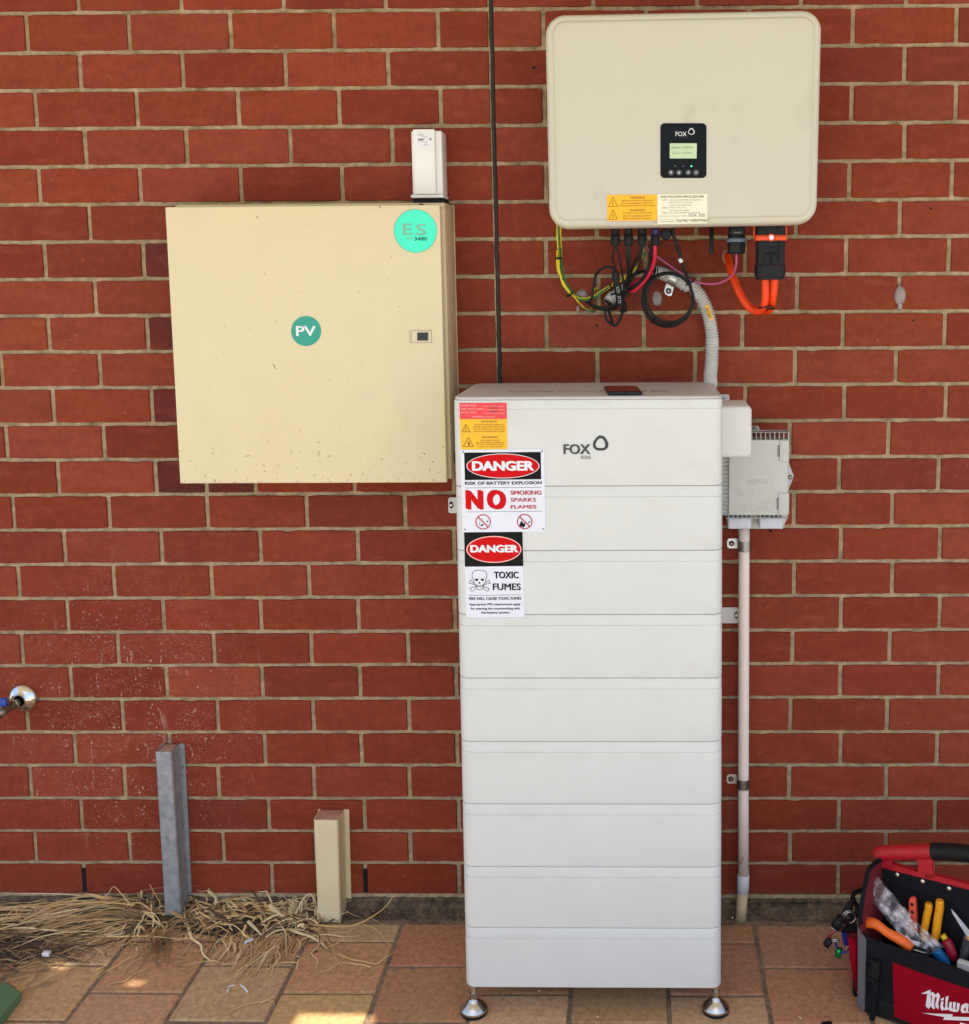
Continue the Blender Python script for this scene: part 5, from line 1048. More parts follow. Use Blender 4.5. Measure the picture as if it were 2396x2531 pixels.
# ================================================================== TOOL BAG
ANG = R(-33); Lx = Vector((math.cos(ANG), math.sin(ANG), 0)); Nx = Vector((math.sin(ANG), -math.cos(ANG), 0)); BO = Vector((2.068, -.299, 0))
def BP(s, n, z): return BO+Lx*s+Nx*n+Vector((0, 0, z))
def bagS(n, tilt=0.0): return Surf(BP(0, n, 0), Lx, Vector((0, 0, 1))+Nx*tilt)
M_FAB = mat('black_canvas', (.011, .011, .013), .85, var=.3, scale=300, bump=.5, bscale=900, spec=.12)
M_FABR = mat('crimson_canvas', lin((150, 4, 28)), .8, var=.10, spec=.1, scale=260, bump=.5, bscale=900)
M_REDP = mat('red_handle_plastic', lin((180, 18, 34)), .5, var=.06, scale=60)
M_DRED = mat('dark_red_lining', lin((110, 16, 28)), .8, var=.2, scale=200)
M_STRIP = mat('grey_webbing', lin((92, 93, 95)), .8, var=.12, scale=260)
bag = thing('tool_bag', (BP(.2, 0, 0).x, BP(.2, 0, 0).y, GZ), 'open red and black canvas tool bag with red handle on the paving at the right', 'tool bag')
ZB1 = Zm(2050, 2070, 5.422); ZB4 = Zm(2100, 2360, 6.338); ZB3 = Zm(2200, 2200, 9.571); ZB2 = Zm(2000, 2200, 9.38)
W2, LEN, RIM, TOPN = .11, .46, .147, .245
def bquad(mb, pts, m, th=.003):
    P = [Vector(p) for p in pts]; n_ = (P[1]-P[0]).cross(P[2]-P[0]).normalized()*th; mb.loft([P, [p+n_ for p in P]], m, smooth=False)
def bbox(mb, s0, s1, n0, n1, z0, z1, m, bev=.003): mb.box(s0, s1, n0, n1, z0, z1, m, bev, fn=lambda c: BP(c.x, c.y, c.z))
mb = MB(); bbox(mb, .0, LEN, -W2, W2, GZ+.004, GZ+.050, M_BLACK, .010); mb.build('moulded_base', bag)
mb = MB(); SF_ = bagS(W2-.001); rt_e = [(580, 985), (625, 1050), (680, 1112), (820, 1170), (1000, 1232), (1250, 1308), (1500, 1398), (1714, 1478), (2300, 1700)]; rb_e = [(2300, 1850), (1714, 1618), (1300, 1478), (945, 1348), (760, 1290), (665, 1240), (600, 1130)]
fab = [(x, y+14) for x, y in rt_e]
pe_ = [q_ for q_ in L_(SF_, ZW, fab)]; mb.prism(SF_, pe_+[(LEN-.004, pe_[-1][1]), (LEN-.004, GZ+.03), (.004, GZ+.03)], -.005, .0, M_FAB)
mb.prism(SF_, L_(SF_, ZW, rt_e+rb_e), .0, .0035, M_FAB); mb.tube(smoothpath([SF_.pt(*q_, -.001) for q_ in L_(SF_, ZW, rt_e)], 3), .0045, M_FAB, 8)
bbox(mb, .004, LEN-.004, -W2+.001, -W2+.006, GZ+.03, RIM-.03, M_FAB, .002); mb.build('side_panel', bag)
# end panels: peak at the middle, binding along the sloping edge
def endpanel(s0):
    ES0 = Surf(BP(0, 0, 0), Nx, (0, 0, 1)); ed = [ES0.ab(*ZW(x, y)) for x, y in ((785, 318), (690, 400), (655, 520), (632, 640), (600, 860), (580, 985))]
    prof = [(-W2, GZ+.04), (-W2, RIM-.02), (-W2*.8, TOPN-.06), (-.02, TOPN-.004)]+ed[:-1]+[(ed[-1][0]-.012, ed[-1][1]), (W2-.03, GZ+.04)]
    mb = MB(); mb.loft([[BP(s0, n, z) for n, z in prof], [BP(s0+.004, n, z) for n, z in prof]], M_DRED, smooth=False); o = mb.build('end_panel', bag)
    mb = MB(); mb.tube(smoothpath([BP(s0+.002, n, z) for n, z in prof[1:-1]], 3), .005, M_FAB, 8); mb.build('edge_binding', o); return o
e1 = endpanel(0.0); endpanel(LEN-.004)
# centre divider with its red plastic handle
mb = MB(); bbox(mb, .006, LEN-.006, -.004, .004, GZ+.04, .212, M_FAB, .002)
CS = bagS(.006)
mb.prism(CS, L_(CS, ZB1, [(680, 395), (1876, 690), (2450, 830), (2450, 1100), (2000, 960), (1400, 790), (690, 560)]), -.006, .002, M_FAB); dv = mb.build('centre_divider', bag)
mb = MB()
outer = [(655, 170), (660, 300), (672, 385), (1300, 540), (1876, 690), (2500, 855)]
CH = bagS(0.004)
def cp(pts): return L_(CH, ZB1, pts)
for q in ([(658, 285), (862, 285), (845, 335), (832, 345), (868, 410), (680, 395), (668, 380)], [(845, 350), (1180, 455), (1300, 545), (672, 392), (820, 385)], [(1175, 285), (1400, 285), (1388, 440), (1405, 500), (1440, 530), (1310, 545), (1180, 460), (1200, 440), (1205, 330)], [(1300, 470), (1876, 620), (2500, 780), (2500, 860), (1876, 695), (1300, 545)]):
    mb.prism(CH, cp(q), -.010, .004, M_REDP)
mb.build('handle_frame', bag)
def hpt(x, y): a = CH.ab(*ZB1(x, y)); return CH.pt(a[0], a[1], -.003)
mb = MB(); mb.tube(smoothpath([hpt(662, 250), hpt(690, 222), hpt(850, 208), hpt(1100, 200), hpt(1390, 196)], 6), [.0125]+[.0165]*30, M_REDP, 18); mb.build('handle_end', bag)
mb = MB(); P_ = smoothpath([hpt(1385, 195), hpt(1600, 202), hpt(1876, 228), hpt(2150, 275), hpt(2500, 345)], 24); mb.tube(P_, [.0185*(1+.015*math.cos(i*2.2)) for i in range(len(P_))], M_BLACKR, 18); mb.build('handle_grip', bag)
mb = MB(); q0 = P_[-1]; mb.tube(smoothpath([q0, q0.lerp(BP(LEN-.012, 0, q0.z-.006), .5), BP(LEN-.012, 0, q0.z-.012)], 6), .0160, M_REDP, 18); bbox(mb, LEN-.05, LEN-.008, -.006, .006, .18, q0.z-.012, M_REDP, .003); mb.build('handle_end', bag)
for x, y in ((918, 494), (1258, 584), (1613, 679)):
    mb = MB(); a = CS.ab(*ZB1(x, y)); mb.lathe(CS.pt(*a, .002), tuple(Nx), [(0, .0056), (.0015, .0054), (.003, .0035), (.0034, .001)], mat('rivet_steel', (.7, .66, .6), .25, .9), 16); mb.build('rivet', bag)
# front panel
FP = bagS(W2-.001+.0006)
mb = MB(); q = L_(FP, ZB4, [(685, 115), (1876, 535), (2600, 790), (2600, 1650), (1400, 1240), (712, 965), (700, 700)]); mb.prism(FP, q, 0, .0016, M_FABR); fp = mb.build('front_panel', bag)
mb = MB(); SFp = bagS(W2+.0014); M_LW = mat('logo_white', lin((240, 232, 232)), .6, var=.03)
def lp(*pts): mb.sheet(SFp, L_(SFp, ZB4, list(pts)), .0008, M_LW)
# angular slanted script, traced stroke by stroke
lp((1125, 610), (1275, 545), (1280, 800), (1245, 850), (1200, 800), (1225, 610)); lp((1262, 605), (1310, 580), (1345, 620), (1330, 800), (1350, 830), (1325, 855), (1280, 805), (1300, 640), (1262, 650)); lp((1345, 630), (1392, 592), (1425, 640), (1395, 770), (1405, 800), (1395, 858), (1345, 800), (1375, 660), (1340, 665))
lp((1435, 690), (1485, 668), (1482, 710), (1440, 720)); lp((1438, 735), (1480, 730), (1470, 800), (1492, 850), (1455, 880), (1425, 820)); lp((1515, 655), (1558, 645), (1535, 815), (1562, 840), (1525, 868), (1480, 862), (1500, 830), (1505, 800))
lp((1572, 742), (1612, 738), (1605, 830), (1628, 850), (1600, 890), (1540, 850), (1560, 830)); lp((1628, 742), (1672, 740), (1662, 845), (1685, 865), (1660, 900), (1600, 880), (1625, 845)); lp((1690, 748), (1735, 765), (1720, 860), (1700, 895), (1655, 890), (1685, 850))
lp((1760, 790), (1830, 755), (1850, 800), (1795, 850), (1798, 875), (1840, 880), (1830, 910), (1770, 912), (1745, 870)); lp((1830, 760), (1872, 770), (1862, 880), (1885, 905), (1850, 912), (1828, 880)); lp((1900, 800), (1950, 790), (1938, 900), (1960, 920), (1925, 935), (1890, 905)); lp((1975, 795), (2020, 800), (2000, 925), (1955, 930))
lp((1140, 912), (1625, 932), (1612, 968), (2300, 990), (2300, 1050), (1470, 1018), (1495, 975)); lp((1740, 1060), (2300, 1200), (1735, 1100))
mb.build('logo', fp)
# corner webbing, strap and buckle
GS = bagS(W2+.0030); mb = MB(); q = L_(GS, ZW, [(580, 985), (668, 1130), (655, 1500), (650, 1845), (630, 1840), (578, 1785), (582, 1400)]); mb.prism(GS, q, -.004, .0, M_STRIP); mb.build('corner_webbing', bag)
mb = MB(); q = L_(GS, ZB4, [(345, 60), (505, 90), (470, 400), (430, 780), (395, 1080), (330, 1080), (345, 600)]); mb.prism(GS, q, -.002, .0035, M_FAB); stp = mb.build('strap', bag)
mb = MB()
for q, h in (([(340, 60), (500, 100), (490, 165), (345, 100)], .008), ([(385, 110), (480, 165), (500, 240), (475, 370), (305, 300), (335, 180)], .010), ([(303, 285), (445, 365), (440, 410), (305, 325)], .014)): mb.prism(GS, L_(GS, ZB4, q), .0, h, M_BLACK, .002)
mb.build('buckle', stp)
# red side pocket, a narrow cone
mb = MB(); a = onY(*ZW(536, 1085), -.345); b_ = onY(*ZW(572, 1640), -.345); mb.tube([a, a.lerp(b_, .5), b_], [.0135, .010, .004], M_FABR, 16); mb.lathe(a, (0, 0, 1), [(.0, .0110), (.0006, .0110)], M_DRED, 16)
c_ = onY(*ZW(560, 1710), -.335); mb.tube([b_+Vector((-.004, .01, .09)), b_.lerp(c_, .5)+Vector((-.003, .008, 0)), c_], .0045, M_FAB, 8); mb.build('side_pocket', bag)

# ---- tools standing in the bag
M_CUT = mat('orange_grip', lin((242, 106, 30)), .5, var=.08, scale=90); M_CUT2 = mat('coral_grip', lin((238, 92, 66)), .5, var=.08, scale=90); M_YG = mat('yellow_grip', lin((236, 160, 20)), .5, var=.10, scale=90)
M_BLU = mat('blue_grip', lin((20, 100, 160)), .35, var=.1); M_RG = mat('red_grip', lin((150, 20, 40)), .35, var=.1)
def bpts(S_, conv, pts): return [S_.pt(*S_.ab(*conv(x, y)), o_) for x, y, o_ in pts]
def mpx(S_, conv, x, y, d): return abs(S_.ab(*conv(x+d, y))[0]-S_.ab(*conv(x, y))[0])
T1 = bagS(.085); P_ = smoothpath(bpts(T1, ZW, [(645, 965, 0), (700, 950, 0), (780, 975, 0), (880, 1050, 0), (1000, 1130, -.004), (1110, 1235, -.008)]), 6)
cut = thing('cable_cutter', tuple(P_[-1]), 'orange handled cutter lying across the front rim of the tool bag', 'hand tool')
rs = [.006, .008, .010]+[.0105+.001*math.sin(i*.35) for i in range(len(P_)-3)]
mb = MB(); mb.tube(P_, rs, M_CUT, 14); mb.build('handle', cut)
mb = MB(); P2 = bpts(T1, ZW, [(1105, 1235, -.008), (1200, 1300, -.02), (1330, 1370, -.05)]); mb.tube(P2, .0045, M_DARKST, 8); mb.tube([p+Vector((.003, 0, .006)) for p in P2], .0035, M_BLACK, 8); mb.build('shaft', cut)
T2 = bagS(.022)
co_ = thing('plastic_tool', tuple(T2.pt(*T2.ab(*ZB3(560, 900)))), 'coral orange plastic tool with two holes standing upright in the tool bag', 'hand tool')
mb = MB(); w_ = mpx(T2, ZB3, 550, 400, 80); a0, a1 = T2.ab(*ZB3(550, 160)), T2.ab(*ZB3(590, 1000)); mb.prism(T2, L_(T2, ZB3, [(475, 230), (495, 180), (545, 158), (600, 180), (628, 240), (660, 1000), (500, 1000), (470, 600)]), -.004, .006, M_CUT2, .0015); cb = mb.build('grip', co_)
for x, y, r0_ in ((550, 315, 42), (558, 497, 36)):
    mb = MB(); c_ = T2.ab(*ZB3(x, y)); mb.lathe(T2.pt(*c_, .0058), tuple(Nx), [(0, mpx(T2, ZB3, x, y, r0_)), (.0006, mpx(T2, ZB3, x, y, r0_))], M_HOLE, 14); mb.build('hole', cb)
pl_ = thing('pliers', tuple(T2.pt(*T2.ab(*ZB3(1000, 1100)))), 'pair of pliers with two yellow grips pointing up out of the tool bag', 'pliers')
for pts, k in ((((930, 290), (940, 400), (905, 560), (860, 780), (820, 1000), (830, 1150)), 90), (((1200, 215), (1195, 400), (1165, 600), (1130, 850), (1100, 1080), (1050, 1200)), 98)):
    P_ = smoothpath(bpts(T2, ZB3, [(x, y, .004) for x, y in pts]), 5); r_ = mpx(T2, ZB3, 950, 500, k); mb = MB(); mb.tube(P_, [r_*.78, r_*.98]+[r_]*(len(P_)-2), M_YG, 14); mb.build('grip', pl_)
mb = MB(); mb.tube(bpts(T2, ZB3, [(830, 1120, .004), (930, 1350, .004), (960, 1600, .002)]), .008, M_DARKST, 10); mb.tube(bpts(T2, ZB3, [(1060, 1180, .004), (980, 1400, .004), (960, 1600, .002)]), .008, M_DARKST, 10); mb.build('jaws', pl_)
saw = thing('jab_saw', tuple(T2.pt(*T2.ab(*ZB3(1800, 1400)))), 'jab saw with a silver toothed blade pointing up and a dark clear handle', 'saw')
mb = MB(); tp = [(1478, 432)]; n = 11
for k in range(n):
    x, y = 1490+(1830-1490)*k/n, 500+(1040-500)*k/n; tp += [(x, y), (x+20, y+52)]
tp += [(1835, 1070), (1990, 1130), (1990, 1010), (1870, 900), (1700, 690), (1560, 520)]
mb.prism(T2, L_(T2, ZB3, tp), .004, .0052, mat('bright_blade', (.62, .64, .68), .35, .2, var=.2, scale=200)); mb.build('blade', saw)
mb = MB(); P_ = bpts(T2, ZB3, [(1880, 1080, .004), (1850, 1200, .004), (1800, 1400, .003), (1730, 1640, 0)]); mb.tube(smoothpath(P_, 4), .0105, mat('smoke_plastic', (.06, .06, .065), .2, var=.3, coat=.6), 12); mb.build('handle', saw)
mb = MB(); mb.tube(bpts(T2, ZB3, [(1890, 1070, .005), (1900, 1130, .005)]), .009, M_YG, 12); mb.build('ferrule', saw)
T3 = bagS(.05)
sd = thing('screwdriver', tuple(T3.pt(*T3.ab(*ZB3(1300, 1800)))), 'screwdriver with a blue handle leaning against the front rim of the tool bag', 'screwdriver', 'screwdrivers in the tool bag')
P_ = smoothpath(bpts(T3, ZB3, [(1110, 1380, .005), (1180, 1500, .004), (1290, 1680, 0), (1430, 1850, 0)]), 5); mb = MB(); mb.tube(P_, [.008, .0118]+[.0122]*8+[.011, .0105, .009, .008, .006, .005], M_BLU, 12); mb.build('handle', sd); mb = MB(); mb.tube([P_[-1], P_[-1]+(P_[-1]-P_[-4])*1.6], .003, M_STEEL, 8); mb.build('shaft', sd)
sd = thing('screwdriver', tuple(T3.pt(*T3.ab(*ZB3(1400, 1500)))), 'screwdriver with a dark red handle and a yellow tip band, behind the blue one', 'screwdriver', 'screwdrivers in the tool bag')
P_ = smoothpath(bpts(T3, ZB3, [(1270, 1230, -.012), (1340, 1350, -.012), (1420, 1540, -.012), (1460, 1720, -.014)]), 5); mb = MB(); mb.tube(P_, [.006, .010]+[.0112]*10+[.010, .009, .008, .007], M_RG, 12); mb.build('handle', sd); mb = MB(); mb.lathe(P_[0]-(P_[1]-P_[0]).normalized()*.001, P_[0]-P_[1], [(0, .007), (.009, .006)], mat('yellow_band', lin((230, 190, 30)), .4), 12); mb.build('end_cap', sd)
tag_o = MB(); tag_o.box(-.022, .022, -.008, .008, -.02, .02, M_WHITEPL, .003, fn=lambda c: T3.pt(*T3.ab(*ZB3(1850, 1930)), .0)+Lx*c.x+Nx*c.y+Vector((0, 0, c.z))); tag(tag_o.build('white_carton'), 'small white box in the tool bag under the saw', 'box')
# clear plastic bag: two crumpled films
M_FILM = bpy.data.materials.new('clear_film'); M_FILM.use_nodes = True; n_ = M_FILM.node_tree.nodes; l_ = M_FILM.node_tree.links; b_ = n_['Principled BSDF']
b_.inputs['Base Color'].default_value = (.75, .72, .74, 1); b_.inputs['Roughness'].default_value = .12; b_.inputs['Specular IOR Level'].default_value = 1.0; b_.inputs['Coat Weight'].default_value = .6
tcf = n_.new('ShaderNodeTexCoord'); mf1 = n_.new('ShaderNodeMapping'); mf1.inputs['Rotation'].default_value = (0, R(-40), 0); mf2 = n_.new('ShaderNodeMapping'); mf2.inputs['Scale'].default_value = (1, 1, .16)
l_.new(tcf.outputs['Object'], mf1.inputs[0]); l_.new(mf1.outputs[0], mf2.inputs[0]); tn = n_.new('ShaderNodeTexNoise'); tn.inputs['Scale'].default_value = 55; tn.inputs['Detail'].default_value = 3; l_.new(mf2.outputs[0], tn.inputs['Vector']); l_.new(ramp(n_, l_, tn.outputs['Fac'], .48, .70, .07, .80), b_.inputs['Alpha'])  # pale streaks in the alpha paint the highlights of the film
bm_ = n_.new('ShaderNodeBump'); bm_.inputs['Strength'].default_value = .35; bm_.inputs['Distance'].default_value = .01; t2 = texn(n_, l_, 'ShaderNodeTexNoise', 55, detail=3); l_.new(t2.outputs['Fac'], bm_.inputs['Height']); l_.new(bm_.outputs[0], b_.inputs['Normal'])
def film(par, name, S_, conv, quad, amp, seed, nu=22, nv=26):
    A_, B_, C_, D_ = [Vector(S_.ab(*conv(*p))) for p in quad]; mb = MB(); vs = []; fs = []
    for i in range(nv+1):
        for j in range(nu+1):
            s, t = j/nu, i/nv; p = (A_*(1-s)+B_*s)*(1-t)+(D_*(1-s)+C_*s)*t
            h = amp*(abs(noise.noise(Vector((s*4+seed, t*2.2, seed))))*1.6+.4*noise.noise(Vector((s*11, t*7, seed+4)))); e_ = .003*noise.noise(Vector((s*6, t*6, seed+9))); vs.append(S_.pt(p.x+e_, p.y+e_, h))
    for i in range(nv):
        for j in range(nu): a = i*(nu+1)+j; fs.append([a, a+1, a+nu+2, a+nu+1])
    mb.add(vs, fs, M_FILM, True); return mb.build(name, par)
T4 = bagS(.052); pbg = thing('plastic_bag', tuple(T4.pt(*T4.ab(*ZW(950, 1000)))), 'crumpled clear plastic bag stuffed in the left end of the tool bag', 'plastic bag')
film(pbg, 'front_film', T4, ZW, [(650, 650), (775, 475), (1190, 960), (1245, 1310)], .006, 1.3); film(pbg, 'back_film', bagS(.045), ZW, [(655, 640), (780, 480), (1120, 860), (1190, 1290)], .005, 5.1); film(pbg, 'torn_flap', bagS(.060), ZW, [(930, 845), (1060, 850), (1470, 1180), (1260, 1310)], .008, 8.2)
mb = MB(); S_ = bagS(.066); mb.prism(S_, L_(S_, ZW, [(965, 1010), (1065, 1090), (1080, 1075), (1130, 1130), (1215, 1150), (1200, 1185), (1245, 1300), (1180, 1240), (1040, 1140)]), 0, .0008, I_WHITE); mb.build('white_paper', pbg)
# keys and torch hanging at the bag's end
KY = -.315; KS = Surf((0, KY, 0), (1, 0, 0), (0, 0, 1)); kc = KS.pt(*KS.ab(*ZB2(920, 600))); key = thing('key_ring', tuple(kc), 'key bunch with black torch and green tip hanging on the left of the bag', 'key ring')
def kp(*pts): return [onY(*ZB2(x, y), KY+o_) for x, y, o_ in pts]
def kt(name, pts, r_, m, n=5, seg=12):
    mb = MB(); P_ = smoothpath(kp(*pts), n) if len(pts) > 2 else kp(*pts); mb.tube(P_, r_, m, seg); return mb.build(name, key)
kt('strap', ((1240, -10, .01), (1120, 40, .005), (1040, 90, 0), (1010, 200, 0)), .005, M_FAB); kt('carabiner', ((1020, 190, 0), (1060, 290, 0), (1130, 400, 0), (1110, 560, 0), (1020, 620, 0), (960, 540, 0), (960, 380, 0), (1010, 250, 0)), .0058, M_BLACK)
kt('hook', ((960, 290, .01), (850, 430, .01), (790, 600, .01)), .0045, M_BLACK)
mb = MB(); c_ = KS.ab(*ZB2(920, 590)); 
for dx, rr0, oo in ((0, .0145, .006), (.0015, .0125, .009)): mb.tube([KS.pt(c_[0]+dx+rr0*math.cos(R(t)), c_[1]+rr0*math.sin(R(t)), oo) for t in range(0, 361, 15)], .0011, M_STEEL, 6)
mb.build('split_ring', key)
mb = MB(); A_, B_ = kp((760, 650, -.01), (600, 870, -.01)); mb.tube([A_, B_], .0115, M_BLACK, 14); A2, B2 = kp((860, 720, -.012), (720, 900, -.012)); mb.tube([A2, B2], .010, M_BLACK, 14); mb.tube([B_, B_+(B_-A_).normalized()*.0015], .0118, M_STEEL, 14); mb.build('torch_body', key)
A_, B_, C_ = kp((620, 890, -.01), (440, 1130, -.01), (400, 1270, -.01)); mb = MB(); mb.tube([A_, B_], .0032, mat('metallic_red', lin((150, 60, 66)), .3, .6), 10); mb.build('torch_stem', key); A_, B_ = kp((500, 1140, -.01), (390, 1290, -.01)); mb = MB(); mb.tube([A_, B_], .0085, M_BLACK, 14); mb.build('torch_cap', key)
mb = MB(); c_ = KS.ab(*ZB2(590, 1110)); 
for dz in (0, .004): mb.tube([KS.pt(c_[0]+.010*math.cos(R(t)), c_[1]+dz+.004*math.sin(R(t)), .014+.006*math.sin(R(t))) for t in range(0, 361, 20)], .0011, M_STEEL, 6)
mb.build('split_ring', key)
mb = MB(); mb.prism(KS, L_(KS, ZB2, [(760, 960), (900, 960), (925, 1100), (915, 1260), (800, 1250), (770, 1100)]), -.004, .008, mat('blue_plastic', lin((16, 22, 120)), .35, var=.1), .003); mb.build('blue_case', key)
mb = MB(); mb.prism(KS, L_(KS, ZB2, [(760, 700), (1100, 740), (1110, 960), (900, 970), (740, 900)]), -.01, .012, M_BLACK, .004); mb.build('black_pouch', key)
M_CORD = mat('blue_cord', lin((40, 50, 130)), .6); kt('cord', ((640, 1150, 0), (625, 1260, 0), (660, 1340, 0)), .0028, M_CORD); kt('cord', ((740, 1460, 0), (830, 1450, 0), (890, 1410, 0)), .0028, M_CORD)
A_, B_ = kp((715, 1350, .006), (670, 1545, .006)); mb = MB(); mb.tube([A_, A_.lerp(B_, .1), B_], [.006, .0078, .0078], mat('green_anodised', lin((20, 160, 90)), .2, .7), 14); mb.build('green_tip', key); kt('pin', ((760, 1250, .006), (722, 1350, .006)), .0022, mat('copper_pin', lin((190, 130, 100)), .3, .8))
mb = MB(); c_ = KS.ab(*ZB2(915, 1370)); mb.tube([KS.pt(c_[0]+.005*math.cos(R(t)), c_[1]+.007*math.sin(R(t)), .002) for t in range(0, 361, 24)], .0012, M_STEEL, 6); mb.build('small_ring', key)
mb = MB(); c_ = KS.ab(*ZB2(975, 985)); mb.tube([KS.pt(c_[0]+.004*math.cos(R(t)), c_[1]+.0035*math.sin(R(t)), .014) for t in range(0, 361, 24)], .0011, M_STEEL, 6); mb.build('small_ring', key)

# ================================================================== THINGS ON THE PAVING
# green board corner at the left edge
ZG = Zm(0, 2360, 9.38); gt = .022
def gp(x, y): p = onG(*ZG(x, y), gt); return (p.x, p.y)
tl_, rt_, bt_ = gp(95, 600), gp(495, 850), gp(0, 1470); d1 = Vector(bt_)-Vector(rt_); d2 = Vector(tl_)-Vector(rt_)
q = [Vector(rt_), Vector(rt_)+d2, Vector(rt_)+d2*1.0+d1*2.0, Vector(rt_)+d1*2.0]; M_GR = mat('green_plastic', lin((88, 128, 88)), .5, var=.06)
mb = MB(); GSf = Surf((0, 0, gz(0)), (1, 0, 0), (0, 1, SLOPE)); mb.prism(GSf, [(p.x, p.y) for p in q], .0008, .022, M_GR, .003); tag(mb.build('green_tray'), 'corner of a flat green plastic board lying on the paving at the bottom left', 'board')
# black corner near the bag
ZK = Zm(1960, 2440, 10.42); kq = [onG(*ZK(x, y), .02) for x, y in ((700, 945), (745, 885), (960, 840), (1010, 865), (1028, 945))]
dd = Vector((-.02, -.14, 0)); mb = MB(); pts = [(p.x, p.y) for p in kq]+[(kq[-1].x+dd.x, kq[-1].y+dd.y), (kq[0].x+dd.x, kq[0].y+dd.y)]; mb.prism(GSf, pts, .0008, .02, M_BLACK, .003); tag(mb.build('black_case'), 'rounded black case end at the bottom edge left of the tool bag', 'case')

# dry grass, nobody could count it
M_STRAW = mat('dry_straw', (.4, .3, .16), .8, var=.15, attr=True)
st = MB(); sr = random.Random(21)
SC_ = [(222, 188, 130), (208, 172, 116), (190, 154, 102), (228, 204, 154), (164, 130, 86), (132, 102, 66), (84, 64, 44)]
def blade(pts, w_, col, sm=3):
    P = smoothpath(pts, sm); n = len(P); b = len(st.v); w_ *= 1.35; k = st.mi(M_STRAW)
    for i, p in enumerate(P):
        t = (P[min(i+1, n-1)]-P[max(i-1, 0)]).normalized(); sd_ = t.cross(Vector((0, -.5, .85))).normalized(); u_ = sd_.cross(t)
        ww = w_*(1-.65*(i/(n-1))**2); st.v += [tuple(p+sd_*ww), tuple(p-sd_*ww), tuple(p+u_*ww*.35)]
    for i in range(n-1):
        for q in range(3): st.f.append([b+i*3+q, b+i*3+(q+1) % 3, b+i*3+3+(q+1) % 3, b+i*3+3+q]); st.m.append(k); st.sm.append(False); st.c.append(col)
def gx(u, v, h=0.0):
    p = onG(u, v, h); p.y = min(p.y, -.012); return p
def strand(u, v, ang, L, h0, h1, w_=.0011, col=None, bend=.08, dirt=0):
    """ang: direction on the ground, degrees; rises to h1 in the middle and comes down"""
    p = gx(u, v, 0); a = R(ang); d = Vector((math.cos(a), math.sin(a), 0)); s = Vector((-d.y, d.x, 0)); bd = sr.uniform(-bend, bend); P = []
    for k in range(5):
        t = k/4; z = .0015+h0*(1-t)+h1*.7*math.sin(math.pi*min(1, t*1.1))*(1-.25*t)+sr.uniform(0, .002)
        x = p+d*L*t+s*(bd*L*t*t+sr.uniform(-.010, .010)*(1 if 0 < k else 0)*min(1, L*12)); y = min(x.y, -.006-.3*0); 
        if x.y > -.006: z += (x.y+.006)*.5; 
        P.append(Vector((x.x, y, gz(y)+max(z, .001))))
    c = col or sr.choice(SC_); c = lin(c); f_ = sr.uniform(.75, 1.2)
    if sr.random() < .18 and col is None: w_ *= 2.0; f_ *= 1.1
    blade(P, w_*sr.uniform(.7, 1.5), tuple(q*f_ for q in c), 1 if sr.random() < .3 else 3)
# root clump left of the steel channel, blades combed to the left
for i in range(95):
    strand(sr.gauss(350, 26), sr.gauss(2262, 15), sr.gauss(188, 9), sr.uniform(.10, .36), sr.uniform(.0, .02), sr.uniform(.01, .055))
for i in range(60): strand(sr.gauss(352, 30), sr.gauss(2285, 18), sr.uniform(0, 360), sr.uniform(.03, .08), .004, sr.uniform(.01, .04))
for i in range(26): strand(sr.uniform(320, 400), sr.uniform(2225, 2275), sr.uniform(60, 120), sr.uniform(.01, .03), .0, sr.uniform(.03, .075), .0008)
for i in range(30): strand(sr.gauss(330, 20), sr.gauss(2300, 12), sr.gauss(212, 10), sr.uniform(.06, .16), .003, sr.uniform(.003, .02), .0009)
for i in range(26): strand(sr.gauss(385, 12), sr.gauss(2320, 14), sr.gauss(292, 12), sr.uniform(.05, .13), .003, sr.uniform(.002, .015), .0009, (140, 108, 70))
# matted bed between the channels
for i in range(300):
    u = sr.uniform(455, 800); v = sr.gauss(2280-10*math.sin((u-455)/110), 17); strand(u, v, sr.gauss(170, 34)+(180 if sr.random() < .35 else 0), sr.uniform(.03, .14), sr.uniform(0, .014), sr.uniform(.004, .035), .00115)
for i in range(50): strand(sr.uniform(700, 790), sr.uniform(2245, 2290), sr.uniform(20, 160), sr.uniform(.02, .06), .0, sr.uniform(.02, .065), .0011, (208, 186, 140))
# hanging tails toward the camera
for u0, v0, n_t, a_m, Lm in ((640, 2325, 30, 262, .13), (690, 2330, 60, 255, .17), (600, 2320, 22, 275, .10), (560, 2322, 10, 268, .10), (730, 2320, 14, 285, .08)):
    for i in range(n_t): strand(sr.gauss(u0, 14), sr.gauss(v0, 8), sr.gauss(a_m, 12), sr.uniform(.4, 1)*Lm, .004, sr.uniform(.002, .018), .0010, sr.choice(SC_[:5]))
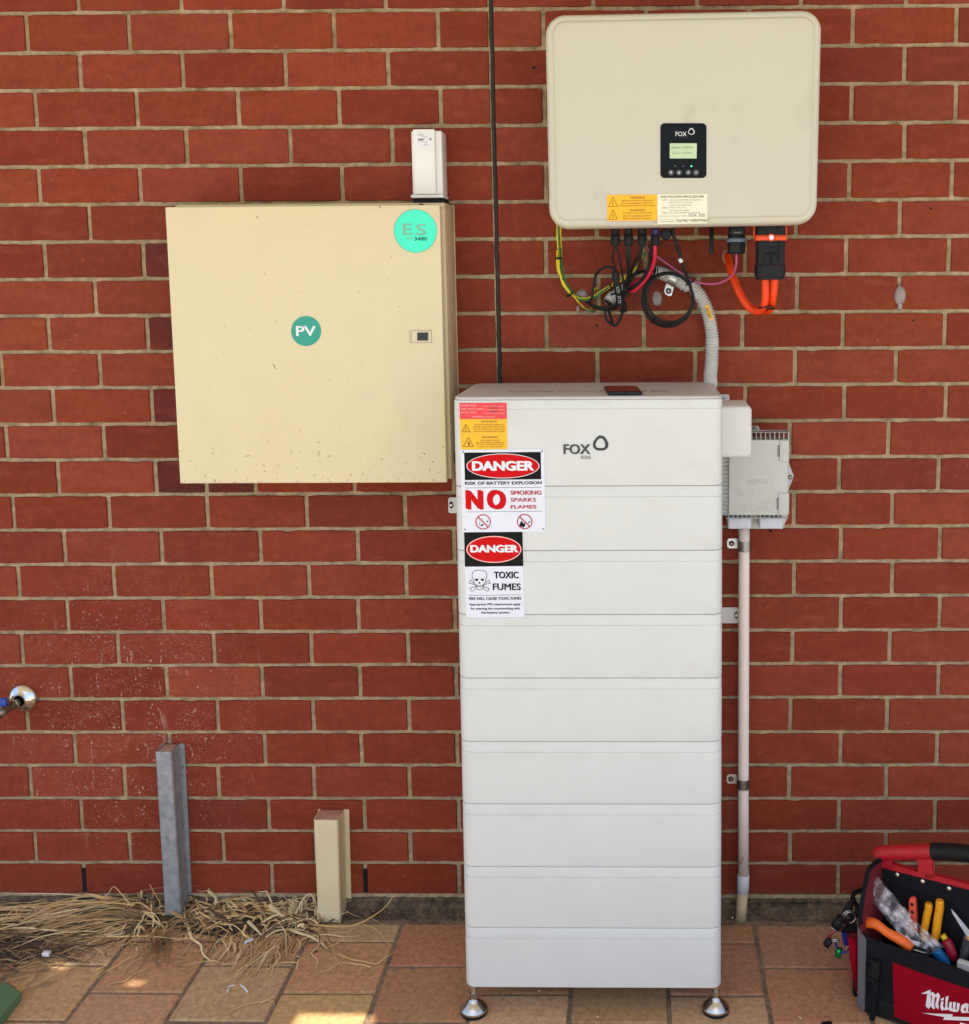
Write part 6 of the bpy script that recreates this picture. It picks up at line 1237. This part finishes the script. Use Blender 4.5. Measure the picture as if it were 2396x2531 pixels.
# dark old clump at the far left
for i in range(150): strand(sr.gauss(30, 60), sr.gauss(2350, 28), sr.gauss(195, 22)+(180 if sr.random() < .5 else 0), sr.uniform(.05, .18), .002, sr.uniform(.004, .035), .0011, sr.choice([(132, 104, 74), (112, 88, 62), (86, 68, 50), (170, 138, 98), (70, 56, 42)]))
for i in range(46): strand(sr.uniform(-20, 260), sr.uniform(2225, 2330), sr.gauss(190, 10)+(180 if sr.random() < .5 else 0), sr.uniform(.12, .30), .004, sr.uniform(.006, .03), .0010)
for i in range(16): strand(sr.uniform(20, 160), sr.uniform(2380, 2430), sr.gauss(225, 12), sr.uniform(.05, .14), .002, .006, .0012, (158, 126, 84))
for i in range(70): strand(sr.uniform(0, 960), sr.uniform(2290, 2400), sr.gauss(215, 40), sr.uniform(.03, .11), .001, sr.uniform(.001, .006), .0008, sr.choice(SC_[:5]))
for i in range(60): strand(sr.uniform(0, 420), sr.gauss(2275, 24), sr.gauss(192, 7), sr.uniform(.12, .34), .006, sr.uniform(.006, .045), .0009, sr.choice(SC_[:4]))
# the few long stalks one can follow, right of the cream channel
ZS2 = Zm(480, 2160, 3.752)
def stalk(pts, w_, col=(206, 166, 106)): blade([onG(*ZS2(x, y), h) for x, y, h in pts], w_, lin(col))
stalk([(950, 500, .01), (1060, 470, .012), (1320, 490, .014), (1520, 465, .03), (1750, 330, .05), (1850, 200, .075)], .0018); stalk([(1560, 465, .03), (1700, 520, .03), (1760, 600, .02), (1850, 710, .01)], .0007); stalk([(1500, 480, .028), (1400, 590, .02), (1280, 665, .01), (1150, 700, .006), (1030, 712, .004)], .0011, (196, 160, 112)); stalk([(1130, 500, .012), (1200, 590, .01), (1290, 690, .008), (1310, 780, .008), (1380, 880, .004)], .0012)
stalk([(1330, 740, .003), (1450, 790, .006), (1560, 810, .006), (1690, 835, .008), (1760, 785, .012), (1845, 730, .02)], .0016); stalk([(1410, 790, .006), (1400, 900, .004), (1370, 1010, .003), (1330, 1100, .002)], .0007); stalk([(1640, 410, .02), (1760, 480, .015), (1870, 560, .01)], .0004)
stalk([(200, 1380, .002), (300, 1290, .004), (480, 1215, .006), (640, 1180, .006), (740, 1180, .004)], .0010); stalk([(610, 1200, .005), (700, 1160, .006), (745, 1130, .008)], .0010, (214, 186, 132)); stalk([(680, 1220, .003), (735, 1180, .006), (740, 1240, .002)], .0010)
stalk([(660, 590, .012), (760, 530, .016), (900, 515, .014), (1010, 525, .01), (1100, 560, .006)], .0019, (212, 188, 140)); stalk([(700, 290, .05), (760, 340, .045), (830, 400, .03)], .0036, (214, 192, 150)); stalk([(940, 370, .04), (1000, 250, .075), (1060, 190, .085), (1100, 210, .08), (1110, 280, .06)], .0016, (214, 200, 164))
stalk([(500, 440, .03), (560, 500, .025), (620, 560, .015)], .0030, (208, 188, 146)); stalk([(390, 690, .01), (480, 640, .012), (560, 600, .015)], .0012)
ZS1 = Zm(0, 2160, 3.752)
def stalk1(pts, w_, col=(206, 166, 106)): blade([onG(*ZS1(x, y), h) for x, y, h in pts], w_, lin(col))
stalk1([(1220, 300, .05), (1120, 180, .07), (1050, 118, .085), (1000, 190, .07), (900, 230, .06), (760, 260, .055)], .0009, (212, 180, 128)); stalk1([(1250, 290, .05), (1000, 265, .06), (760, 270, .06), (520, 330, .05), (300, 420, .03), (0, 550, .015)], .0015); stalk1([(1160, 490, .02), (1000, 570, .012), (860, 600, .01), (640, 650, .006)], .0016); stalk1([(1150, 480, .02), (900, 560, .015), (880, 610, .01)], .0010); stalk1([(720, 240, .05), (560, 265, .045), (450, 290, .04), (440, 310, .035)], .0011); stalk1([(60, 400, .02), (150, 310, .04), (260, 310, .04), (380, 275, .045)], .0012); stalk1([(1390, 100, .10), (1420, 160, .08), (1480, 260, .05), (1500, 320, .03)], .0009); stalk1([(1340, 350, .05), (1450, 440, .03), (1520, 500, .015), (1500, 560, .008)], .0013, (214, 184, 120)); stalk1([(1180, 600, .01), (1100, 640, .006), (900, 780, .003)], .0009); stalk1([(150, 310, .04), (160, 440, .02)], .0012); stalk1([(380, 590, .01), (500, 640, .01), (620, 640, .006)], .0014)
# crumbs of litter through the straw
for i in range(500):
    u = sr.choice([sr.gauss(620, 90), sr.gauss(370, 60), sr.gauss(80, 80), sr.uniform(0, 850)]); v = sr.gauss(2300, 30); strand(u, v, sr.uniform(0, 360), sr.uniform(.004, .016), sr.uniform(0, .006), .002, .0010, sr.choice([(96, 74, 50), (70, 54, 38), (150, 120, 80), (200, 170, 120), (60, 46, 34)]))
straw = st.build('dry_grass'); tag(straw, 'heap of dry straw coloured grass along the foot of the wall', 'dry grass', kind='stuff')
# dark mulch under it and loose grit
M_MULCH = mat('dark_mulch', lin((62, 46, 32)), .95, var=.5, scale=60, bump=1.0, bscale=120, col2=lin((110, 84, 58)), fac=(.5, .7))
def mound(u, v, rx, ry, h, seed):
    mb = MB(); p = gx(u, v); vs = []; fs = []; n, m = 26, 10
    for i in range(m+1):
        for j in range(n):
            t = i/m; a = 2*math.pi*j/n; e = 1+.22*noise.noise(Vector((math.cos(a)*1.5+seed, math.sin(a)*1.5, 0))); x = p.x+rx*t*e*math.cos(a); y = p.y+ry*t*e*math.sin(a)
            z = gz(y)-.002+h*(1-t**1.6)+.006*noise.noise(Vector((x*60, y*60, seed)))*(1-t); vs.append((x, min(y, -.002), z))
    for i in range(m):
        for j in range(n): a = i*n+j; b = i*n+(j+1) % n; fs.append([a, b, b+n, a+n])
    mb.add(vs, fs, M_MULCH, False); return mb
for k, (u, v, rx, ry, h) in enumerate(((20, 2345, .12, .07, .018), (400, 2275, .10, .045, .014), (620, 2290, .19, .045, .016))): tag(mound(u, v, rx, ry, h, k*7.0).build('mulch'), kind='stuff', label=('dark rotted mulch under the grass at the far left', 'dark mulch round the foot of the steel channel', 'dark mulch under the matted grass between the channels')[k], cat='mulch')
gm = MB(); M_GRIT = mat('pale_grit', (.5, .45, .38), .9, var=.2, attr=True); gr = random.Random(5)
def pebble(p, r_, c):
    bm = bmesh.new(); bmesh.ops.create_icosphere(bm, subdivisions=1, radius=r_)
    for v in bm.verts: v.co = Vector((v.co.x*gr.uniform(.7, 1.3), v.co.y*gr.uniform(.7, 1.3), v.co.z*.6))+Vector(p)
    gm.add([v.co.copy() for v in bm.verts], [[v.index for v in f.verts] for f in bm.faces], M_GRIT, False, lin(c)); bm.free()
for i in range(420):
    jx = gr.random() < .6
    if jx: k = gr.randint(-1, 8); x = X0P+PXW*k+gr.gauss(0, .006); y = gr.uniform(-.46, -.03)
    else: x = gr.uniform(.1, 2.3); y = gr.uniform(-.46, -.03)
    pebble((x, y, gz(y)+.0005), gr.uniform(.0005, .0014), gr.choice([(168, 148, 122), (120, 100, 80), (80, 64, 50), (200, 184, 160), (64, 50, 40)]))
for i in range(700): x = gr.uniform(.0, 2.4); yy = gr.uniform(-.052, -.014); pebble((x, yy, gz(yy)+gr.uniform(0, .002)+max(0, (yy+.036)*.6)), gr.uniform(.0007, .0026), gr.choice([(120, 104, 84), (84, 72, 60), (150, 132, 108), (62, 54, 46)]))
for u, v, r_, c in ((1811, 2270, .0034, (220, 208, 196)), (1820, 2274, .0022, (215, 200, 186)), (1805, 2313, .0028, (200, 170, 150)), (2003, 2382, .0018, (210, 180, 120)), (2038, 2382, .0018, (210, 180, 120)), (1976, 2515, .003, (205, 180, 150)), (1980, 2518, .0035, (215, 190, 160)), (2060, 2454, .003, (185, 160, 140)), (1478, 2515, .003, (230, 190, 170)), (1333, 2450, .003, (225, 215, 205)), (393, 2376, .0035, (225, 215, 205)), (504, 2363, .0025, (226, 216, 200)), (593, 2388, .0025, (226, 216, 200)), (442, 2364, .003, (200, 150, 110)), (135, 2393, .0028, (210, 190, 160)), (1018, 2394, .0035, (80, 96, 130)), (895, 2452, .0025, (226, 216, 200))): p = onG(u, v); pebble((p.x, p.y, p.z+.001), r_, c)
tag(gm.build('grit', centre=False), 'pale grit and crumbs scattered over the paving joints', 'grit', kind='stuff')
# pale scraps
M_SCR = mat('pale_scrap', lin((224, 220, 222)), .7, var=.06)
for pts, w_, lb in ((((470, 640), (500, 625), (555, 600)), .0038, 'white scrap lying on the grass between the two channels'), (((310, 1100), (325, 1050), (380, 1030)), .0020, 'thin curved white husk on the paving, the left one of the pair'), (((430, 1030), (470, 1060), (498, 1100)), .0026, 'thin curved white husk on the paving, the right one of the pair'), (((1510, 290), (1550, 305), (1595, 325)), .0036, 'pale seed husk on the dirt right of the cream channel')):
    mb = MB(); P_ = smoothpath([onG(*ZS2(x, y), (.016 if w_ == .0038 else .004)) for x, y in pts], 4); mb.tube(P_, [w_*.4]+[w_]*(len(P_)-2)+[w_*.3], M_SCR, 6); tag(mb.build('husk'), lb, 'husk')
mb = MB(); p = onG(115, 2357, .02); mb.box(p.x-.009, p.x+.009, p.y-.006, p.y+.006, p.z-.006, p.z+.004, M_SCR, .002, fn=lambda c: c+Vector((.002*noise.noise(c*200), .002*noise.noise(c*150), .001))); tag(mb.build('foam_piece'), 'small white foam piece on the dark grass at the far left', 'foam piece')
